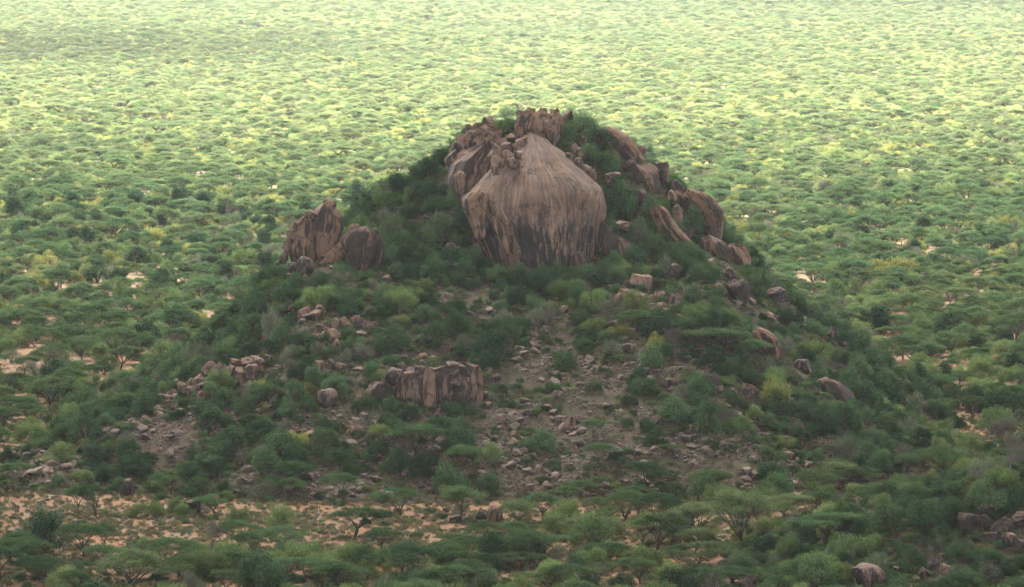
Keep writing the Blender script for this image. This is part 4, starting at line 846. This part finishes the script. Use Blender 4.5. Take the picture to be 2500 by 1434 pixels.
def zone(p):
    x, y, Y = p['px'], p['py'], p['Y']; hh = hill_h(p['X'], p['Y']); ss = float(spur_h(np.array([p['X']]), np.array([p['Y']]))[0])
    if ss > 0.3: return 'on the lower right corner slope'
    if hh < 0.8:
        if y > 1380: return 'along the bottom edge'
        if y > 1190: return 'on sand at the hill foot'
        if Y > 1000: return 'on the far plain, ' + ('left' if x < 1100 else 'right')
        return 'on the plain ' + ('left of the hill' if x < 1100 else 'right of the hill')
    if y < 470: return 'on the summit ridge'
    if y < 690: return 'left of the dome' if x < 1180 else 'at the foot of the dome' if x < 1465 else 'right of the dome'
    if x < 700: return 'at the left of the front slope'
    if x < 1200: return 'around the cliff'
    if x < 1650: return 'on the slope below the dome'
    return 'at the right of the front slope'
cells = {}
for p in single: cells.setdefault((p['kind'], zone(p)), []).append(p)
for (k, z), L in cells.items():
    L.sort(key=lambda p: -p['py']); nrow = max(1, math.ceil(len(L) / 9)); rows = [L[i::1] for i in range(0)]
    per = math.ceil(len(L) / nrow)
    for r_ in range(nrow):
        row = sorted(L[r_ * per:(r_ + 1) * per], key=lambda p: p['px'])
        for i, p in enumerate(row):
            nm = KNAME[k][0]; big = sorted([q['w'] for q in L]); sz = 'large ' if p['w'] >= big[int(len(big) * .8)] and len(L) > 3 else 'small ' if p['w'] <= big[int(len(big) * .2)] and len(L) > 3 else ''
            pos = '' if len(row) == 1 and nrow == 1 else ('leftmost' if i == 0 and len(row) > 1 else 'rightmost' if i == len(row) - 1 and len(row) > 1 else f'{ordinal(i)} from left' if len(row) > 1 else 'alone')
            if nrow > 1: pos += ', nearest row' if r_ == 0 else ', farthest row' if r_ == nrow - 1 else f', {ordinal(r_)} row'
            p['label'] = f'{sz}{nm} {z}' + (f', {pos}' if pos else '')
            if len(p['label'].split()) > 16: p['label'] = p['label'][len(sz):]
GRP = {U: 'umbrella acacias', T_: 'thorn bushes', YB: 'yellow-green bushes', S_: 'leafy shrubs', D_: 'dark shrubs', G_: 'grey shrubs', B_: 'leafless trees'}
PART = {U: 'crown', B_: 'twigs'}
for p in single:
    k = p['kind']; tm, cm = PROTO[k][p['v']][:2]
    e = link(k, None, loc=(p['X'], p['Y'], p['Z'])); e.rotation_euler = (0, 0, p['rot']); e.scale = (p['sx'], p['sx'], p['sz']); e.empty_display_size = 0.3
    tag(e, p['label'], KNAME[k][1], GRP[k]); link('trunk' if k in (U, B_) else 'stems', tm, e); link(PART.get(k, 'foliage'), cm, e)
rest = [p for p in PL if not p.get('single')]
ms = []; start = {}
for k in KNAME: start[k] = len(ms); ms += [t[2] for t in PROTO[k]]
scatter('woodland', [(p['X'], p['Y'], p['Z']) for p in rest], [(0, 0, p['rot']) for p in rest], [(p['sx'], p['sx'], p['sz']) for p in rest], [start[p['kind']] + p['v'] for p in rest], ms,
        'unbroken thorn tree woodland and farther scrub stretching away over the plain')

n = 16000; X = RNG.uniform(-76, 74, n); Y = RNG.uniform(606, 790, n); h = hill_h(X, Y); cl = fbm2(X, Y, 6, 71, 3); px, py = proj(X, Y, h)
keep_ = (h > 0.2) & (RNG.uniform(size=n) < 0.42 + 0.5 * cl - 0.10 * blob(px, py, BARE)); X, Y, h = X[keep_], Y[keep_], h[keep_]
n2 = 2600; X2 = RNG.uniform(14, 76, n2); Y2 = RNG.uniform(535, 602, n2); h2 = spur_h(X2, Y2); k2 = h2 > .2; n3 = 800; Y3 = RNG.uniform(545, 720, n3); X3 = RNG.uniform(-1, 1, n3) * Y3 * .112; k3 = (hill_h(X3, Y3) < 0) & (spur_h(X3, Y3) < 0)
X = np.r_[X, X2[k2], X3[k3]]; Y = np.r_[Y, Y2[k2], Y3[k3]]; h = np.r_[h, h2[k2], plain_h(X3, Y3)[k3]]; m_ = len(X); sc1 = RNG.uniform(.14, .34, m_)
lows = [PROTO[k][v][2] for k, v in ((S_, 1), (S_, 4), (T_, 1), (T_, 3), (G_, 0), (G_, 1), (D_, 1))]
scatter('low_scrub', np.c_[X, Y, h - .05], np.c_[np.zeros((m_, 2)), RNG.uniform(0, 6.28, m_)], np.c_[sc1, sc1, sc1 * RNG.uniform(.7, 1.2, m_)], RNG.choice(7, m_, p=[.2, .2, .16, .14, .12, .1, .08]), lows, 'knee-high scrub and herbs covering the slopes between the larger shrubs')

# ------------------------------------------------------------------ stones on the slopes
stone_meshes = []
for i in range(5):
    V, F = rock_shape(900 + i, 2, 0.7, 8, 0.14); stone_meshes.append(make_mesh('stone', V * np.array([.5, .42, .36]), F, M['stone'] if i < 4 else M['darkrock'], sharp=0))
SCREE = [(1560,990,170,80,.7),(1700,1130,160,50,.5),(1350,1080,220,120,.9),(1500,1170,300,70,.8),(1330,880,170,80,.75),(1650,880,110,70,.7),(1120,722,85,32,1.3),(420,1050,130,70,1.1),(800,1190,280,50,1.1),(640,1060,120,50,.7),(1830,1110,170,80,.8),(860,1050,80,40,.7),
         (1000,830,60,40,.6),(120,1145,110,30,.8),(1560,730,80,30,.5),(2430,1290,80,60,.9),(2290,1390,70,40,.8),(440,950,60,40,.9),(1230,770,60,40,.8),(900,700,120,30,.2),(1000,1100,200,100,.35)]
st = []
n = 300000
X = RNG.uniform(-75, 72, n); Y = RNG.uniform(600, 745, n); h = hill_h(X, Y); px, py = proj(X, Y, h); u = RNG.uniform(size=n); cl = fbm2(X, Y, 4.0, 91, 3); keep_ = (h > 0.25) & (u < (0.22 + 1.0 * blob(px, py, SCREE)) * (0.75 + 0.9 * cl))
for i in np.nonzero(keep_)[0]:
    s = 0.17 + 0.22 * RNG.pareto(2.7); st.append((X[i], Y[i], h[i], min(s, 1.7)))
for _ in range(2500):
    x, y = RNG.uniform(14, 76), RNG.uniform(535, 600); hz = float(spur_h(np.array([x]), np.array([y]))[0])
    if hz < .25: continue
    a, b_ = proj(x, y, hz)
    if RNG.uniform() < .15 + blob(a, b_, SCREE): st.append((x, y, hz, min(0.14 + 0.25 * RNG.pareto(3.2), 1.2)))
st.sort(key=lambda s: -s[3] / s[1])
inv = [s for s in st if -5 < proj(*s[:3])[0] < 2505 and proj(*s[:3])[1] < 1430]
big = inv[:280]; bigset = set(id(s) for s in big); small = [s for s in st if id(s) not in bigset]
cells = {}
for s in big:
    a, b_ = proj(*s[:3]); z = ('on the lower right corner slope' if spur_h(np.array([s[0]]), np.array([s[1]]))[0] > .3 else 'left end of the front slope' if a < 650 else 'slope around and below the cliff' if a < 1200 else 'bare slope below the dome' if a < 1650 else 'right end of the front slope')
    cells.setdefault(z, []).append((b_, a, s))
for z, L in cells.items():
    L.sort(key=lambda t: -t[0]); nrow = math.ceil(len(L) / 9); per = math.ceil(len(L) / nrow)
    for r_ in range(nrow):
        for i, (b_, a, s) in enumerate(sorted(L[r_ * per:(r_ + 1) * per], key=lambda t: t[1])):
            o = link('stone', stone_meshes[int(RNG.integers(5))], loc=(s[0], s[1], s[2] + s[3] * .1)); o.rotation_euler = (RNG.normal() * .3, RNG.normal() * .3, RNG.uniform(0, 6.28)); o.scale = (s[3], s[3], s[3] * RNG.uniform(.7, 1.2))
            tag(o, f'loose brown stone, {z}, {ordinal(i)} from left, {ordinal(r_)} row up', 'stone', 'larger loose stones on the slopes')
m_ = len(small); S3 = np.array(small)
scatter('scree', np.c_[S3[:, 0], S3[:, 1], S3[:, 2] - S3[:, 3] * .04], np.c_[RNG.normal(size=(m_, 2)) * .3, RNG.uniform(0, 6.28, m_)], np.c_[S3[:, 3] * RNG.uniform(.8, 1.3, m_), S3[:, 3], S3[:, 3] * RNG.uniform(.7, 1.2, m_)], RNG.integers(0, 5, m_), stone_meshes,
        'countless small brown stones strewn over the slopes')

# ------------------------------------------------------------------ grass and low herbs
tufts = []
for i in range(4):
    r = np.random.default_rng(40 + i); n = 26; P = np.c_[r.normal(size=(n, 2)) * .16, np.full(n, .14)]; D = np.c_[r.normal(size=(n, 2)) * .5, np.ones(n)]
    V, F = leaves(P, D, r.normal(size=(n, 3)), r.uniform(.25, .45, n), r.uniform(.05, .11, n)); tufts.append(make_mesh('grass_tuft', V, F, M['grass'] if i % 2 else M['greyleaf'], tint=r.uniform(.7, 1.3, n)))
n = 42000; X = RNG.uniform(-78, 76, n); Y = RNG.uniform(540, 760, n); cl = fbm2(X, Y, 7, 31, 3); pq = proj(X, Y, ground_h(X, Y)); sc_b = blob(pq[0], pq[1], SCREE); keep = RNG.uniform(size=n) < .60 + .5 * cl - .5 * np.minimum(sc_b, 1); X, Y = X[keep], Y[keep]
n2 = 9000; Y2 = RNG.uniform(545, 1000, n2); X2 = RNG.uniform(-1, 1, n2) * Y2 * .112; cl = fbm2(X2, Y2, 9, 33, 3); keep = RNG.uniform(size=n2) < .4 + .6 * cl; X = np.r_[X, X2[keep]]; Y = np.r_[Y, Y2[keep]]
Y3 = RNG.uniform(550, 690, 3500); X3 = RNG.uniform(-1, 1, 3500) * Y3 * .112; X = np.r_[X, X3]; Y = np.r_[Y, Y3]
m_ = len(X); gs = RNG.uniform(.5, 1.8, m_)
scatter('grass', np.c_[X, Y, ground_h(X, Y)], np.c_[np.zeros((m_, 2)), RNG.uniform(0, 6.28, m_)], np.c_[gs, gs, gs], RNG.integers(0, 4, m_), tufts, 'dry grass tufts and low herbs between the stones')

# dead pale trunks seen in the photograph
def snag(label, px, base, h, Y=None):
    r = np.random.default_rng(int(px)); Yh, X, Z = hit(px, base) if Y is None else (Y, *at(px, base, Y)[[0, 2]]); H = h * Yh / FPX; T = Tubes()
    T.add(curve((0, 0, -.2), (r.normal() * .2, 0, H), r, 5, .1), np.linspace(.035, .012, 5) * H, 5)
    for _ in range(4):
        z = H * r.uniform(.35, .9); T.add(curve((0, 0, z), (r.normal() * .35 * H, r.normal() * .2 * H, z + .3 * H), r, 4, .15), np.linspace(.014, .005, 4) * H, 4)
    V, F = T.out(); tag(link('dead_trunk', make_mesh('dead_trunk', V, F, M['palebark'], smooth=True), loc=(X, Yh, Z)), label, 'dead tree')
snag('short pale dead stump standing above the acacias at the hill foot', 1388, 1232, 24)
snag('bleached leaning dead trunk beside the cliff on the front slope', 1022, 968, 30, Y=651)
snag('small white dead tree on the left plain among the acacias', 293, 605, 24)
snag('thin white dead stem in scrub at the right edge of the hill', 1975, 775, 34)

# ------------------------------------------------------------------ clouds that shade the near plain and the hill, and the hazy air
def cloud_mat(name, y0=None, y1=None, core=0.97):
    """vapour: thick in the core, thinning out towards the edge that lies over the plain (y0..y1, metres)"""
    m, nt = new_mat(name); b = NB(nt)
    t = b.n('ShaderNodeBsdfTranslucent'); t.inputs[0].default_value = (.95, .95, .95, 1); d = b.n('ShaderNodeBsdfDiffuse'); d.inputs[0].default_value = (.9, .9, .9, 1)
    tr = b.n('ShaderNodeBsdfTransparent'); m1 = b.n('ShaderNodeMixShader'); m1.inputs[0].default_value = 0.985; b.l(t.outputs[0], m1.inputs[1]); b.l(d.outputs[0], m1.inputs[2])
    m2 = b.n('ShaderNodeMixShader'); b.l(tr.outputs[0], m2.inputs[1]); b.l(m1.outputs[0], m2.inputs[2])
    if y0 is None: m2.inputs[0].default_value = core
    else:
        tc = b.n('ShaderNodeTexCoord'); sp = b.n('ShaderNodeSeparateXYZ'); b.l(tc.outputs['Object'], sp.inputs[0])
        yy = b.math('ADD', sp.outputs[1], b.math('MULTIPLY', b.math('SUBTRACT', b.noise(tc.outputs['Object'], 0.004, 4), 0.5), 420.0))
        mr = b.n('ShaderNodeMapRange', clamp=True); b.l(yy, mr.inputs[0]); mr.inputs[1].default_value = y0; mr.inputs[2].default_value = y1; mr.inputs[3].default_value = core; mr.inputs[4].default_value = 0.0
        b.l(mr.outputs[0], m2.inputs[0])
    o = b.n('ShaderNodeOutputMaterial'); b.l(m2.outputs[0], o.inputs[0]); return m
M['cloud'] = cloud_mat('cloud_vapour', None, None, 0.35)
M['bigcloud'] = cloud_mat('rain_cloud_vapour', 2210, 2920, 0.735)
def cloud(label, gx0, gy0, rx, ry, z=500, th=50, seed=1, mat='cloud'):
    """gx0, gy0: where its shadow falls"""
    off = SUN_DIR * (z / SUN_DIR.z); V, F = ICO[4]; V = V.copy(); a = np.arctan2(V[:, 1], V[:, 0])
    k = 1 + 0.10 * fbm(np.stack([np.cos(a) * 1.7, np.sin(a) * 1.7, V[:, 2]], 1) + seed, seed, 4)
    xy = V[:, :2]; rr = np.linalg.norm(xy, axis=1, keepdims=True) + 1e-9; sq = (np.abs(xy / rr) ** 3).sum(1, keepdims=True) ** (-1 / 3)
    xy = xy * sq; V = np.c_[xy[:, 0] * rx * k, xy[:, 1] * ry * k, V[:, 2] * th * (1 + .5 * fbm(V * 5, seed + 3, 3)) * np.where(V[:, 2] < 0, .4, 1)]
    tag(link('cloud', make_mesh('cloud', V, F, M[mat], smooth=True), loc=(gx0 + off.x, gy0 + off.y, z)), label, kind='structure')
cloud('broad grey cloud above the hill', 0, -1450, 2900, 2950, seed=4, mat='bigcloud')
cloud('small cloud beyond the plain at the right', 330, 2500, 300, 230, seed=8)
cloud('thin cloud over the far plain at the left', -330, 1870, 260, 110, seed=12)

m, nt = new_mat('hazy_air'); b = NB(nt); vol = b.n('ShaderNodeVolumePrincipled'); vol.inputs['Color'].default_value = (0.98, 0.99, 1.0, 1)
vol.inputs['Density'].default_value = HAZE_DENSITY; vol.inputs['Anisotropy'].default_value = 0.55; o_ = b.n('ShaderNodeOutputMaterial'); b.l(vol.outputs[0], o_.inputs['Volume'])
hv = np.array([(x, y, z) for z in (-4.0, 100.0) for y in (-1400.0, 9200.0) for x in (-5200.0, 5200.0)])
hf = np.array([(0,2,3,1),(4,5,7,6),(0,1,5,4),(2,6,7,3),(0,4,6,2),(1,3,7,5)])
tag(link('haze', make_mesh('haze', hv, hf, m)), 'pale haze lying over the plain', kind='stuff')
print('PLANTS', len(PL), 'single', len(single), 'stones', len(st), 'rocks', len(ROCKS))
